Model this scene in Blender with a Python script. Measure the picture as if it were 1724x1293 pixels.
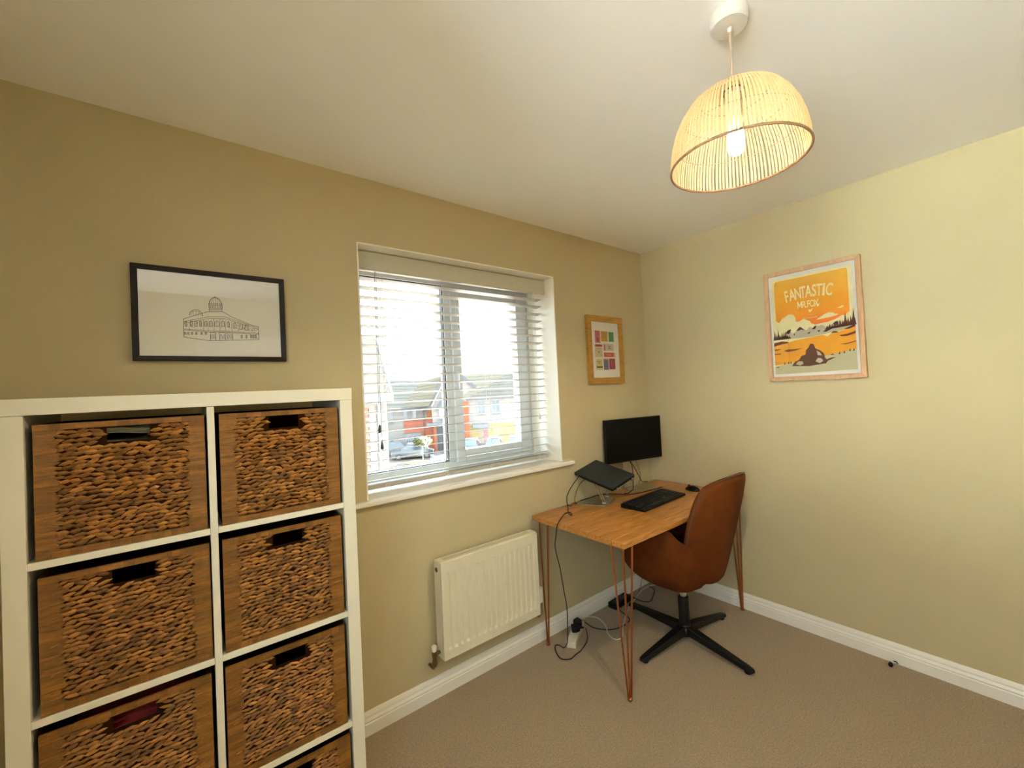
import bpy, bmesh, math, random
from mathutils import Vector, Matrix
D2R = math.radians
SC = bpy.context.scene
for o in list(bpy.data.objects):
    bpy.data.objects.remove(o, do_unlink=True)
COL = SC.collection

# ------------------------------------------------------------------ camera
CAM = Vector((-2.73262, -1.86452, 1.43323))
RGT = Vector((0.7831810, -0.6199577, -0.0477485))
UPV = Vector((0.0259852, -0.0440914, 0.9986896))
FWD = Vector((0.6212506, 0.7833954, 0.0184219))
cd = bpy.data.cameras.new('camera')
cam = bpy.data.objects.new('camera', cd)
COL.objects.link(cam)
cam.matrix_world = Matrix(((RGT.x, UPV.x, -FWD.x, CAM.x), (RGT.y, UPV.y, -FWD.y, CAM.y),
                           (RGT.z, UPV.z, -FWD.z, CAM.z), (0, 0, 0, 1)))
cd.sensor_width = 36.0
cd.lens = 707.8986 / 1724 * 36.0
cd.shift_x = -6.942 / 1724
cd.shift_y = -2.476 / 1724
cd.clip_start = 0.02
cd.clip_end = 400
SC.camera = cam

# ------------------------------------------------------------------ world, lights, exposure
SC.view_settings.view_transform = 'Standard'
SC.view_settings.look = 'None'
SC.view_settings.gamma = 1.0
SC.view_settings.use_curve_mapping = False
SC.view_settings.exposure = 2.03
SKY = 3.4
SUN = 900.0
LAMP = 18.0
SPOT = 7.5
wd = bpy.data.worlds.new('sky')
SC.world = wd
wd.use_nodes = True
wn, wl = wd.node_tree.nodes, wd.node_tree.links
wn.clear()
w_out = wn.new('ShaderNodeOutputWorld')
w_bg = wn.new('ShaderNodeBackground')
w_tc = wn.new('ShaderNodeTexCoord')
w_no = wn.new('ShaderNodeTexNoise')
w_no.inputs['Scale'].default_value = 3.5
w_no.inputs['Detail'].default_value = 5
w_mp = wn.new('ShaderNodeMapping')
w_mp.inputs['Scale'].default_value = (1, 1, 3.2)
w_cr = wn.new('ShaderNodeValToRGB')
w_cr.color_ramp.elements[0].position = 0.40
w_cr.color_ramp.elements[0].color = (0.70, 0.88, 1.0, 1)
w_cr.color_ramp.elements[1].position = 0.62
w_cr.color_ramp.elements[1].color = (0.82, 0.93, 1.0, 1)
wl.new(w_tc.outputs['Generated'], w_mp.inputs['Vector'])
wl.new(w_mp.outputs['Vector'], w_no.inputs['Vector'])
wl.new(w_no.outputs['Fac'], w_cr.inputs['Fac'])
wl.new(w_cr.outputs['Color'], w_bg.inputs['Color'])
w_bg.inputs['Strength'].default_value = SKY
wl.new(w_bg.outputs['Background'], w_out.inputs['Surface'])
pl = bpy.data.lights.new('window_portal', 'AREA')
pl.shape = 'RECTANGLE'
pl.size, pl.size_y = 1.19, 1.14
pl.cycles.is_portal = True
po = bpy.data.objects.new('window_portal', pl)
COL.objects.link(po)
po.location = (-1.52, 0.37, 1.55)
po.rotation_euler = (D2R(-90), 0, 0)
pl2 = bpy.data.lights.new('window_portal', 'AREA')
pl2.shape = 'RECTANGLE'
pl2.size, pl2.size_y = 1.26, 1.3
pl2.cycles.is_portal = True
po2 = bpy.data.objects.new('window_portal', pl2)
COL.objects.link(po2)
po2.location = (-3.58, -2.15, 1.63)
po2.rotation_euler = (0, D2R(-90), 0)
sn = bpy.data.lights.new('sun', 'SUN')
sn.energy = SUN
sn.angle = D2R(1.5)
sn.color = (.80, .93, 1.0)
sno = bpy.data.objects.new('sun', sn)
COL.objects.link(sno)
sno.location = (20, 0, 30)
sno.rotation_euler = Vector((-.95, .30, -.085)).to_track_quat('-Z', 'Y').to_euler()
cy = SC.cycles
cy.max_bounces = 14
cy.diffuse_bounces = 8
cy.glossy_bounces = 4
cy.transmission_bounces = 6
cy.transparent_max_bounces = 12
cy.sample_clamp_indirect = 6.0
cy.caustics_reflective = False
cy.caustics_refractive = False
cy.use_denoising = True


# ------------------------------------------------------------------ materials
def srgb(h):
    h = h.lstrip('#')
    v = [int(h[i:i + 2], 16) / 255 for i in (0, 2, 4)]
    return tuple((c / 12.92 if c <= .04045 else ((c + .055) / 1.055) ** 2.4) for c in v) + (1.0,)


MATS = {}


def mat(name, col, rough=.6, metal=0.0, var=0.0, vscale=20.0, vstretch=(1, 1, 1), bump=0.0, bscale=200.0,
        spec=.5, sheen=0.0, rnd=0.0, attr=None, coat=0.0, col2=None, detail=4.0):
    """Principled material; var mixes a noise-darkened/lightened tone; bump is fine relief; rnd varies per object."""
    if name in MATS:
        return MATS[name]
    m = bpy.data.materials.new(name)
    m.use_nodes = True
    n, l = m.node_tree.nodes, m.node_tree.links
    b = n['Principled BSDF']
    c = srgb(col) if isinstance(col, str) else col
    b.inputs['Base Color'].default_value = c
    b.inputs['Roughness'].default_value = rough
    b.inputs['Metallic'].default_value = metal
    b.inputs['Specular IOR Level'].default_value = spec
    b.inputs['Sheen Weight'].default_value = sheen
    b.inputs['Sheen Roughness'].default_value = .4
    b.inputs['Coat Weight'].default_value = coat
    tc = n.new('ShaderNodeTexCoord')
    out = None
    if var > 0 or col2:
        mp = n.new('ShaderNodeMapping')
        mp.inputs['Scale'].default_value = vstretch
        l.new(tc.outputs['Object'], mp.inputs['Vector'])
        no = n.new('ShaderNodeTexNoise')
        no.inputs['Scale'].default_value = vscale
        no.inputs['Detail'].default_value = detail
        l.new(mp.outputs['Vector'], no.inputs['Vector'])
        cr = n.new('ShaderNodeValToRGB')
        cr.color_ramp.elements[0].position = .3
        cr.color_ramp.elements[1].position = .7
        c2 = srgb(col2) if col2 else tuple(min(1, x * (1 + var)) for x in c[:3]) + (1,)
        c1 = c if col2 else tuple(x * (1 - var) for x in c[:3]) + (1,)
        cr.color_ramp.elements[0].color = c1
        cr.color_ramp.elements[1].color = c2
        l.new(no.outputs['Fac'], cr.inputs['Fac'])
        out = cr.outputs['Color']
    if rnd > 0 or attr:
        hs = n.new('ShaderNodeHueSaturation')
        hs.inputs['Color'].default_value = c
        if out:
            l.new(out, hs.inputs['Color'])
        mr = n.new('ShaderNodeMapRange')
        k = rnd if rnd > 0 else .42
        mr.inputs['To Min'].default_value = 1 - k
        mr.inputs['To Max'].default_value = 1 + k
        if attr:
            at = n.new('ShaderNodeAttribute')
            at.attribute_name = attr
            l.new(at.outputs['Fac'], mr.inputs['Value'])
        else:
            oi = n.new('ShaderNodeObjectInfo')
            l.new(oi.outputs['Random'], mr.inputs['Value'])
        l.new(mr.outputs['Result'], hs.inputs['Value'])
        out = hs.outputs['Color']
    if out:
        l.new(out, b.inputs['Base Color'])
    if bump > 0:
        nb = n.new('ShaderNodeTexNoise')
        nb.inputs['Scale'].default_value = bscale
        nb.inputs['Detail'].default_value = 3
        l.new(tc.outputs['Object'], nb.inputs['Vector'])
        bp = n.new('ShaderNodeBump')
        bp.inputs['Strength'].default_value = bump
        bp.inputs['Distance'].default_value = .004
        l.new(nb.outputs['Fac'], bp.inputs['Height'])
        l.new(bp.outputs['Normal'], b.inputs['Normal'])
    MATS[name] = m
    return m


WALLP = mat('sage_wall_paint', '#bfaf88', .85, var=.02, vscale=3, bump=.06, bscale=350, spec=.25)
CEILP = mat('ceiling_paint', '#fbfaf8', .9, var=.015, vscale=2, bump=.05, bscale=250, spec=.2)
WHITE = mat('white_gloss_paint', '#eae4d6', .38, var=.015, vscale=8)
REVEAL = mat('white_reveal_paint', '#ece6d8', .7, var=.01, vscale=5)
UPVC = mat('white_upvc', '#c6c9cc', .3, var=.01, vscale=4)
CARPET = mat('beige_carpet', '#a38c6e', .95, var=.30, vscale=170, bump=.9, bscale=420, spec=.1, sheen=.25)
SHELFW = mat('white_shelf_foil', '#e2d8c0', .45, var=.012, vscale=6)
SEAG = mat('woven_seagrass', '#8a5a22', .62, var=.32, vscale=45, attr='rnd', bump=.35, bscale=300, spec=.35)
SEAGB = mat('seagrass_band', '#7c5019', .6, var=.25, vscale=30, vstretch=(1, 1, 6), attr='rnd', bump=.3, bscale=260, spec=.35)
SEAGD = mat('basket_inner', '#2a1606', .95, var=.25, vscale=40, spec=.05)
OAKT = mat('desk_wood', '#ae7434', .38, var=.38, vscale=9, vstretch=(1.2, 13, 13), rnd=.13, bump=.08, bscale=90, coat=.15, detail=7)
OAKE = mat('desk_edge_wood', '#6b3812', .5, var=.3, vscale=12, vstretch=(1.5, 10, 10))
COPPER = mat('copper_rod', '#c07a52', .3, metal=1.0, var=.06, vscale=30)
VELVET = mat('rust_velvet', '#5a2a0b', .8, var=.14, vscale=14, bump=.12, bscale=500, sheen=0.0, spec=.1)
VELVETP = mat('rust_piping', '#4a2410', .8, sheen=.3)
BLACKM = mat('black_metal', '#0b0b0c', .45, spec=.4, var=.1, vscale=30)
BLACKP = mat('black_plastic', '#09090a', .45, var=.1, vscale=40, spec=.25)
SCREEN = mat('dark_screen', '#030303', .4, spec=.12, var=.05, vscale=8)
LAPM = mat('laptop_lid', '#1d2426', .5, var=.06, vscale=30)
KEYM = mat('key_caps', '#15171a', .5, var=.1, vscale=60)
CHROME = mat('chrome', '#d5d5d2', .18, metal=1.0, var=.03, vscale=30)
STEEL = mat('brushed_steel', '#b9b6ac', .32, metal=1.0, var=.05, vscale=40)
BRASS = mat('dull_brass', '#8d7a55', .35, metal=1.0, var=.1, vscale=40)
RADW = mat('radiator_enamel', '#ded4b8', .35, var=.012, vscale=6)
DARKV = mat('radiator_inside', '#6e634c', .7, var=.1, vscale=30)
DARKF = mat('dark_walnut_frame', '#1e0d09', .5, var=.35, vscale=18, vstretch=(1, 1, 1), spec=.25)
OAKF = mat('golden_oak_frame', '#a87a2c', .5, var=.2, vscale=20, vstretch=(1, 1, 4))
PALEF = mat('pale_wood_frame', '#b98f66', .55, var=.14, vscale=20, vstretch=(1, 4, 1))
PAPER = mat('white_paper', '#ece4d8', .8, var=.01, vscale=20)
INK = mat('sepia_ink', '#4c4036', .8, var=.1, vscale=90)
CORDM = mat('white_cord', '#d9d4ca', .6, var=.03, vscale=50)
BLINDW = mat('white_blind_slat', '#b4aea2', .42, var=.012, vscale=9)
VALF = mat('cream_valance_fabric', '#c9c1aa', .9, var=.1, vscale=260, bump=.4, bscale=600)
TASS = mat('grey_tassel', '#4b4744', .5, var=.05, vscale=60)
CABLEB = mat('black_cable', '#100c0b', .5, var=.1, vscale=50)
CABLEW = mat('white_cable', '#cfc8b8', .5, var=.03, vscale=50)
PLASW = mat('white_plastic', '#d8d2be', .4, var=.02, vscale=30)
ROSEM = mat('white_rose_plastic', '#ded8cd', .4, var=.01, vscale=20)
RIMM = mat('brown_rim_binding', '#7a5836', .7, var=.2, vscale=80)
FLEX = mat('taupe_flex', '#a68d77', .6, var=.05, vscale=60)

# translucent reed
m = bpy.data.materials.new('straw_reed')
m.use_nodes = True
n, l = m.node_tree.nodes, m.node_tree.links
b = n['Principled BSDF']
b.inputs['Base Color'].default_value = srgb('#e4d0a4')
b.inputs['Roughness'].default_value = .7
tr = n.new('ShaderNodeBsdfTranslucent')
tr.inputs['Color'].default_value = srgb('#ead09a')
mx = n.new('ShaderNodeMixShader')
mx.inputs['Fac'].default_value = .4
no = n.new('ShaderNodeTexNoise')
no.inputs['Scale'].default_value = 60
hs = n.new('ShaderNodeHueSaturation')
hs.inputs['Color'].default_value = srgb('#e4d0a4')
mr = n.new('ShaderNodeMapRange')
mr.inputs['To Min'].default_value = .75
mr.inputs['To Max'].default_value = 1.2
l.new(no.outputs['Fac'], mr.inputs['Value'])
l.new(mr.outputs['Result'], hs.inputs['Value'])
l.new(hs.outputs['Color'], b.inputs['Base Color'])
l.new(b.outputs['BSDF'], mx.inputs[1])
l.new(tr.outputs['BSDF'], mx.inputs[2])
l.new(mx.outputs['Shader'], n['Material Output'].inputs['Surface'])
REED = m


def emit(name, col, strength):
    m = bpy.data.materials.new(name)
    m.use_nodes = True
    n, l = m.node_tree.nodes, m.node_tree.links
    e = n.new('ShaderNodeEmission')
    e.inputs['Color'].default_value = col
    e.inputs['Strength'].default_value = strength
    l.new(e.outputs['Emission'], n['Material Output'].inputs['Surface'])
    return m


def glassy(name, refl=.08, tint=(1, 1, 1, 1), rough=.02):
    """thin clear pane: transparent plus a fresnel-weighted mirror"""
    m = bpy.data.materials.new(name)
    m.use_nodes = True
    n, l = m.node_tree.nodes, m.node_tree.links
    n.remove(n['Principled BSDF'])
    t = n.new('ShaderNodeBsdfTransparent')
    t.inputs['Color'].default_value = tint
    g = n.new('ShaderNodeBsdfGlossy')
    g.inputs['Roughness'].default_value = rough
    lw_ = n.new('ShaderNodeLayerWeight')
    pw = n.new('ShaderNodeMath')
    pw.operation = 'POWER'
    pw.inputs[1].default_value = 5.0
    fr = n.new('ShaderNodeMapRange')
    fr.inputs['To Min'].default_value = refl * .5
    fr.inputs['To Max'].default_value = 1.0
    l.new(lw_.outputs['Facing'], pw.inputs[0])
    l.new(pw.outputs[0], fr.inputs['Value'])
    mx = n.new('ShaderNodeMixShader')
    l.new(fr.outputs['Result'], mx.inputs['Fac'])
    l.new(t.outputs['BSDF'], mx.inputs[1])
    l.new(g.outputs['BSDF'], mx.inputs[2])
    l.new(mx.outputs['Shader'], n['Material Output'].inputs['Surface'])
    return m


GLASS = glassy('window_glass', .09, (.93, .95, .95, 1))
PGLASS = glassy('picture_glass', .11)
BULB = emit('lit_bulb', (1.0, .90, .70, 1), LAMP)


# ------------------------------------------------------------------ mesh helpers
class MB:
    def __init__(self, org=(0, 0, 0)):
        self.v, self.f, self.mi, self.r = [], [], [], []
        self.o = Vector(org)

    def add(self, vs, fs, mi=0, r=.5):
        k = len(self.v)
        self.v += [tuple(Vector(p) - self.o) for p in vs]
        self.f += [tuple(i + k for i in f) for f in fs]
        self.mi += [mi] * len(fs)
        self.r += [r] * len(fs)

    def box(self, x0, x1, y0, y1, z0, z1, mi=0, r=.5, M=None):
        vs = [Vector((x, y, z)) for z in (z0, z1) for y in (y0, y1) for x in (x0, x1)]
        if M:
            vs = [M @ p for p in vs]
        self.add(vs, [(0, 2, 3, 1), (4, 5, 7, 6), (0, 1, 5, 4), (2, 6, 7, 3), (0, 4, 6, 2), (1, 3, 7, 5)], mi, r)

    def tube(self, pts, rad, n=8, mi=0, closed=False, r=.5):
        pts = [Vector(p) for p in pts]
        N = len(pts)
        rads = rad if isinstance(rad, (list, tuple)) else [rad] * N
        vs, fs = [], []
        up = Vector((0, 0, 1))
        prev = None
        for i, p in enumerate(pts):
            if closed:
                t = pts[(i + 1) % N] - pts[i - 1]
            else:
                t = pts[min(i + 1, N - 1)] - pts[max(i - 1, 0)]
            t = t.normalized() if t.length > 1e-9 else Vector((0, 0, 1))
            if prev is None:
                a = t.cross(up)
                if a.length < 1e-3:
                    a = t.cross(Vector((1, 0, 0)))
            else:
                a = prev - t * prev.dot(t)
            a.normalize()
            prev = a
            c = t.cross(a)
            for k in range(n):
                an = 2 * math.pi * k / n
                vs.append(p + (a * math.cos(an) + c * math.sin(an)) * rads[i])
        for i in range(N if closed else N - 1):
            j = (i + 1) % N
            for k in range(n):
                k2 = (k + 1) % n
                fs.append((i * n + k, i * n + k2, j * n + k2, j * n + k))
        if not closed:
            fs.append(tuple(range(n - 1, -1, -1)))
            fs.append(tuple((N - 1) * n + k for k in range(n)))
        self.add(vs, fs, mi, r)

    def lathe(self, prof, c=(0, 0, 0), n=32, mi=0, cap=True, axis=None):
        """prof: list of (radius, z) ; axis: optional 3x3 matrix"""
        vs, fs = [], []
        c = Vector(c)
        for (r, z) in prof:
            for k in range(n):
                a = 2 * math.pi * k / n
                p = Vector((r * math.cos(a), r * math.sin(a), z))
                if axis:
                    p = axis @ p
                vs.append(c + p)
        for i in range(len(prof) - 1):
            for k in range(n):
                k2 = (k + 1) % n
                fs.append((i * n + k, i * n + k2, (i + 1) * n + k2, (i + 1) * n + k))
        if cap:
            fs.append(tuple(range(n - 1, -1, -1)))
            fs.append(tuple((len(prof) - 1) * n + k for k in range(n)))
        self.add(vs, fs, mi)

    def poly(self, pts, mi=0, r=.5):
        self.add(pts, [tuple(range(len(pts)))], mi, r)

    def prism(self, pts, d, mi=0, r=.5):
        """closed prism: polygon pts (3D, planar) extruded by vector d"""
        n = len(pts)
        d = Vector(d)
        a = [Vector(p) for p in pts]
        self.add(a + [p + d for p in a],
                 [tuple(range(n - 1, -1, -1)), tuple(range(n, 2 * n))] +
                 [(i, (i + 1) % n, n + (i + 1) % n, n + i) for i in range(n)], mi, r)

    def grid(self, P, closed_u=False, mi=0):
        """P[i][j] grid of points"""
        nu, nv = len(P), len(P[0])
        vs = [p for row in P for p in row]
        fs = []
        for i in range(nu if closed_u else nu - 1):
            i2 = (i + 1) % nu
            for j in range(nv - 1):
                fs.append((i * nv + j, i2 * nv + j, i2 * nv + j + 1, i * nv + j + 1))
        self.add(vs, fs, mi)

    def build(self, name, mats, parent=None, smooth=False, bevel=0.0, seg=2, subsurf=0, loc=None, rnd=False, fixn=True):
        me = bpy.data.meshes.new(name)
        me.from_pydata(self.v, [], self.f)
        ml = mats if isinstance(mats, (list, tuple)) else [mats]
        for mm in ml:
            me.materials.append(mm)
        for p, i in zip(me.polygons, self.mi):
            p.material_index = i
        if rnd:
            at = me.attributes.new('rnd', 'FLOAT', 'FACE')
            for i, val in enumerate(self.r):
                at.data[i].value = val
        bm = bmesh.new()
        bm.from_mesh(me)
        if fixn:
            bmesh.ops.recalc_face_normals(bm, faces=bm.faces)
        if bevel > 0:
            es = [e for e in bm.edges if len(e.link_faces) == 2 and e.calc_face_angle(0) > .6]
            bmesh.ops.bevel(bm, geom=es, offset=bevel, segments=seg, affect='EDGES', profile=.5)
        bm.to_mesh(me)
        bm.free()
        if smooth:
            for p in me.polygons:
                p.use_smooth = True
        ob = bpy.data.objects.new(name, me)
        COL.objects.link(ob)
        if parent:
            ob.parent = parent
        if loc is not None:
            ob.location = loc
        if subsurf:
            md = ob.modifiers.new('smooth', 'SUBSURF')
            md.levels = md.render_levels = subsurf
        if smooth and not subsurf:
            md = ob.modifiers.new('weighted', 'WEIGHTED_NORMAL')
            md.keep_sharp = True
        return ob


def smooth_by_angle(ob, ang=35):
    me = ob.data
    bm = bmesh.new()
    bm.from_mesh(me)
    for e in bm.edges:
        if len(e.link_faces) == 2 and e.calc_face_angle(0) > D2R(ang):
            e.smooth = False
    for f in bm.faces:
        f.smooth = True
    bm.to_mesh(me)
    bm.free()


def tag(o, label=None, cat=None, group=None, kind=None):
    if label:
        o['label'] = label
    if cat:
        o['category'] = cat
    if group:
        o['group'] = group
    if kind:
        o['kind'] = kind
    return o


def thing(name, label, cat, loc, rz=0.0, group=None):
    o = bpy.data.objects.new(name, None)
    COL.objects.link(o)
    o.location = loc
    o.rotation_euler = (0, 0, rz)
    o.empty_display_size = .1
    return tag(o, label, cat, group)


def struct(o):
    o['kind'] = 'structure'
    return o


def spline(pts, k=6):
    """Catmull-Rom through points"""
    P = [Vector(p) for p in pts]
    out = []
    for i in range(len(P) - 1):
        p0, p1, p2, p3 = P[max(i - 1, 0)], P[i], P[i + 1], P[min(i + 2, len(P) - 1)]
        for j in range(k):
            t = j / k
            out.append(.5 * ((2 * p1) + (p2 - p0) * t + (2 * p0 - 5 * p1 + 4 * p2 - p3) * t * t + (3 * p1 - p0 - 3 * p2 + p3) * t ** 3))
    out.append(P[-1])
    return out


R = random.Random(7)

# ------------------------------------------------------------------ room shell
H = 2.4167
XW, YS = -3.36, -2.85            # west and south walls
WX0, WX1, WZ0, WZ1 = -2.1147, -0.9230, 0.9833, 2.1228   # window opening
TH = .34
mb = MB(); mb.box(XW - .2, .2, YS - .2, TH, -.12, 0)
struct(mb.build('floor', CARPET))
mb = MB(); mb.box(XW - .2, .2, YS - .2, TH, H, H + .12)
struct(mb.build('ceiling', CEILP))
mb = MB()
mb.box(XW - .2, WX0, 0, TH, 0, H)
mb.box(WX1, .2, 0, TH, 0, H)
mb.box(WX0, WX1, 0, TH, 0, WZ0 - .02)
mb.box(WX0, WX1, 0, TH, WZ1, H)
struct(mb.build('wall_north', WALLP))
mb = MB(); mb.box(0, .2, YS - .2, 0, 0, H)
struct(mb.build('wall_east', WALLP))
VY0, VY1, VZ0, VZ1 = -2.80, -1.50, 1.0, 2.26      # opening of the unseen window added in the west wall for more light
mb = MB()
mb.box(XW - .2, XW, YS - .2, VY0, 0, H)
mb.box(XW - .2, XW, VY1, 0, 0, H)
mb.box(XW - .2, XW, VY0, VY1, 0, VZ0)
mb.box(XW - .2, XW, VY0, VY1, VZ1, H)
struct(mb.build('wall_west', WALLP))
mb = MB(); mb.box(XW, 0, YS - .2, YS, 0, H)
struct(mb.build('wall_south', WALLP))
# white reveal lining of the window opening
mb = MB()
e = .006
mb.box(WX0 - .001, WX0 + e, -.002, .285, WZ0, WZ1)
mb.box(WX1 - e, WX1 + .001, -.002, .285, WZ0, WZ1)
mb.box(WX0 + e, WX1 - e, -.002, .285, WZ1 - e, WZ1 + .001)
struct(mb.build('trim_1', REVEAL, bevel=.002))

# baseboards with a moulded profile
PROF = [(0, 0), (.0174, 0), (.0174, .049), (.0150, .0515), (.0150, .0545), (.0160, .057), (.0160, .060), (.0125, .066), (.0095, .0715),
        (.0105, .0735), (.0108, .0765), (.0100, .080), (.0075, .087), (.0055, .0925), (.0045, .0946), (0, .0946)]
mb = MB()
mb.prism([(XW, -t, z) for t, z in PROF], (-XW, 0, 0))
struct(mb.build('baseboard_north', WHITE))
mb = MB()
mb.prism([(-t, YS, z) for t, z in PROF], (0, -YS - .0174, 0))
struct(mb.build('baseboard_east', WHITE))
mb = MB()
mb.prism([(XW + t, YS, z) for t, z in PROF], (0, -YS, 0))
struct(mb.build('baseboard_west', WHITE))

# white panelled door and frame in the wall behind the camera
mb = MB()
for x0, x1, z0, z1 in [(-2.62, -2.55, 0, 2.07), (-1.79, -1.72, 0, 2.07), (-2.55, -1.79, 2.0, 2.07)]:
    mb.box(x0, x1, YS, YS + .02, z0, z1)
door = struct(mb.build('door_1', WHITE, bevel=.004))
mb = MB(); mb.box(-2.548, -1.792, YS + .001, YS + .012, .006, 1.998)
leaf = mb.build('door_leaf', WHITE, door)
for z0, z1 in ((.2, .9), (1.05, 1.85)):
    for x0 in (-2.47, -2.13):
        mb = MB(); mb.box(x0, x0 + .26, YS + .0121, YS + .018, z0, z1)
        mb.build('door_panel', WHITE, leaf, bevel=.003)
mb = MB(); mb.tube([(-1.85, YS + .012, 1.0), (-1.85, YS + .06, 1.0), (-1.95, YS + .062, 1.0)], .009)
mb.build('door_handle', CHROME, leaf, smooth=True)
# window added out of view to bring daylight in from the west
mb = MB()
for y0, y1, z0, z1 in [(VY0, VY0 + .06, VZ0, VZ1), (VY1 - .06, VY1, VZ0, VZ1), (VY0 + .06, VY1 - .06, VZ0, VZ0 + .06), (VY0 + .06, VY1 - .06, VZ1 - .06, VZ1), ((VY0 + VY1) / 2 - .03, (VY0 + VY1) / 2 + .03, VZ0 + .06, VZ1 - .06)]:
    mb.box(XW - .15, XW - .09, y0, y1, z0, z1)
win2 = struct(mb.build('added_window', UPVC, bevel=.003))
for y0, y1 in ((VY0 + .05, (VY0 + VY1) / 2 - .025), ((VY0 + VY1) / 2 + .025, VY1 - .05)):
    mb = MB(); mb.box(XW - .125, XW - .118, y0, y1, VZ0 + .05, VZ1 - .05)
    mb.build('pane', GLASS, win2)
mb = MB(); mb.box(XW + .0002, XW + .03, VY0 - .04, VY1 + .04, VZ0 - .022, VZ0); mb.box(XW - .09, XW + .0002, VY0 + .001, VY1 - .001, VZ0 - .0, VZ0 + .004)
mb.build('window_sill', WHITE, win2, bevel=.002)

# ------------------------------------------------------------------ window
FY = .26
mb = MB()
mb.box(WX0 + .006, WX0 + .065, FY, FY + .07, WZ0, WZ1 - .006)
mb.box(WX1 - .045, WX1 - .006, FY, FY + .07, WZ0, WZ1 - .006)
mb.box(WX0 + .065, WX1 - .045, FY, FY + .07, WZ0, WZ0 + .062)
mb.box(WX0 + .065, WX1 - .045, FY, FY + .07, WZ1 - .07, WZ1 - .006)
win = struct(mb.build('window_1', UPVC, bevel=.004))
mb = MB(); mb.box(-1.553, -1.505, FY, FY + .07, WZ0 + .062, WZ1 - .07)
mb.build('mullion', UPVC, win, bevel=.004)
mb = MB()
sx0, sx1, sz0, sz1 = -1.515, -.957, 1.037, 2.06
mb.box(sx0, sx0 + .058, FY - .018, FY + .045, sz0, sz1)
mb.box(sx1 - .082, sx1, FY - .018, FY + .045, sz0, sz1)
mb.box(sx0 + .058, sx1 - .082, FY - .018, FY + .045, sz0, sz0 + .068)
mb.box(sx0 + .058, sx1 - .082, FY - .018, FY + .045, sz1 - .068, sz1)
sash = mb.build('sash', UPVC, win, bevel=.005)
mb = MB(); mb.box(sx0 + .05, sx1 - .075, FY + .012, FY + .020, sz0 + .06, sz1 - .06)
mb.build('sash_pane', GLASS, sash)
mb = MB(); mb.box(WX0 + .06, -1.548, FY + .035, FY + .043, WZ0 + .055, WZ1 - .065)
mb.build('pane', GLASS, win)
mb = MB()
for x0, x1, z0, z1 in [(WX0 + .065, WX0 + .069, 1.045, 2.05), (-1.560, -1.553, 1.045, 2.05), (WX0 + .069, -1.56, 1.045, 1.049), (WX0 + .069, -1.56, 2.047, 2.053)]:
    mb.box(x0, x1, FY + .008, FY + .034, z0, z1)
mb.build('gasket', BLACKP, win)
mb = MB()
mb.box(-1.497, -1.477, FY - .028, FY - .0185, 1.50, 1.565)
mb.box(-1.494, -1.480, FY - .046, FY - .030, 1.44, 1.555)
mb.build('window_handle', UPVC, sash, bevel=.003)
# sill board with rounded nose and horns
mb = MB()
mb.box(-2.19, -.846, -.036, -.0002, WZ0 - .0225, WZ0)
mb.box(WX0 + .001, WX1 - .001, -.0002, .262, WZ0 - .0195, WZ0)
mb.build('window_sill', WHITE, win, bevel=.006, seg=3)

# ------------------------------------------------------------------ exterior (seen through the window); local frame: x across, y away, z up
EXR = D2R(-29.275)
EX = Matrix.Rotation(EXR, 3, 'Z')
GZ = -5.4


def exloc(s, d, z):
    p = EX @ Vector((s, d, 0))
    return (CAM.x + p.x, CAM.y + p.y, z)


def F(s, z, d=52.0):
    """a point of the street, given as measured at 45 m and moved out to distance d"""
    return Vector((s * d / 45, d, 1.433 + (z - 1.433) * d / 45))


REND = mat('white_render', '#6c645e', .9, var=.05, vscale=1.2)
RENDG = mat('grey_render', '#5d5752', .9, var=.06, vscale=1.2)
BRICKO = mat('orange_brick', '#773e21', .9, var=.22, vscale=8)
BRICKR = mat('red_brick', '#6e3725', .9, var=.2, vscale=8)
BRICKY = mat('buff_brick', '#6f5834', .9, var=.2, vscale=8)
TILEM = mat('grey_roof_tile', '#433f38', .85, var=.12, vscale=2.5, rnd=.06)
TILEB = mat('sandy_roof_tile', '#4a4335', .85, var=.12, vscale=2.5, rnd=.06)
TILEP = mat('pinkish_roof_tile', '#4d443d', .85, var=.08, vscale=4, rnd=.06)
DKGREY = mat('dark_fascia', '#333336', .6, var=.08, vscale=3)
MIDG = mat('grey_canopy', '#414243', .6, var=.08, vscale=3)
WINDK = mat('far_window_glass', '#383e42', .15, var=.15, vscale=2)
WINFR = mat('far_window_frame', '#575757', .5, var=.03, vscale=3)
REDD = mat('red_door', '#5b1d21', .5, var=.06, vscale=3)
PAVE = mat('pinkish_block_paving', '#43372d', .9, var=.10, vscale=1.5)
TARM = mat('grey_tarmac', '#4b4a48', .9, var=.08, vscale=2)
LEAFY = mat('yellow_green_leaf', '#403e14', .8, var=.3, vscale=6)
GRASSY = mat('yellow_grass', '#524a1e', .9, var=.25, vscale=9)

mb = MB(); mb.box(-120, 120, -110, 130, GZ - .2, GZ)
gr = struct(mb.build('ground', PAVE, loc=exloc(0, 0, 0)))
gr.rotation_euler = (0, 0, EXR)
mb = MB(); mb.box(-14, 20, 49.5, 51.3, GZ, GZ + .02)
st = struct(mb.build('road_strip', TARM, loc=exloc(0, 0, 0)))
st.rotation_euler = (0, 0, EXR)


def exthing(name, label, cat, s, d, z=GZ, group=None):
    o = thing(name, label, cat, exloc(s, d, z), EXR, group)
    return o, (s, d, z)


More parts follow.
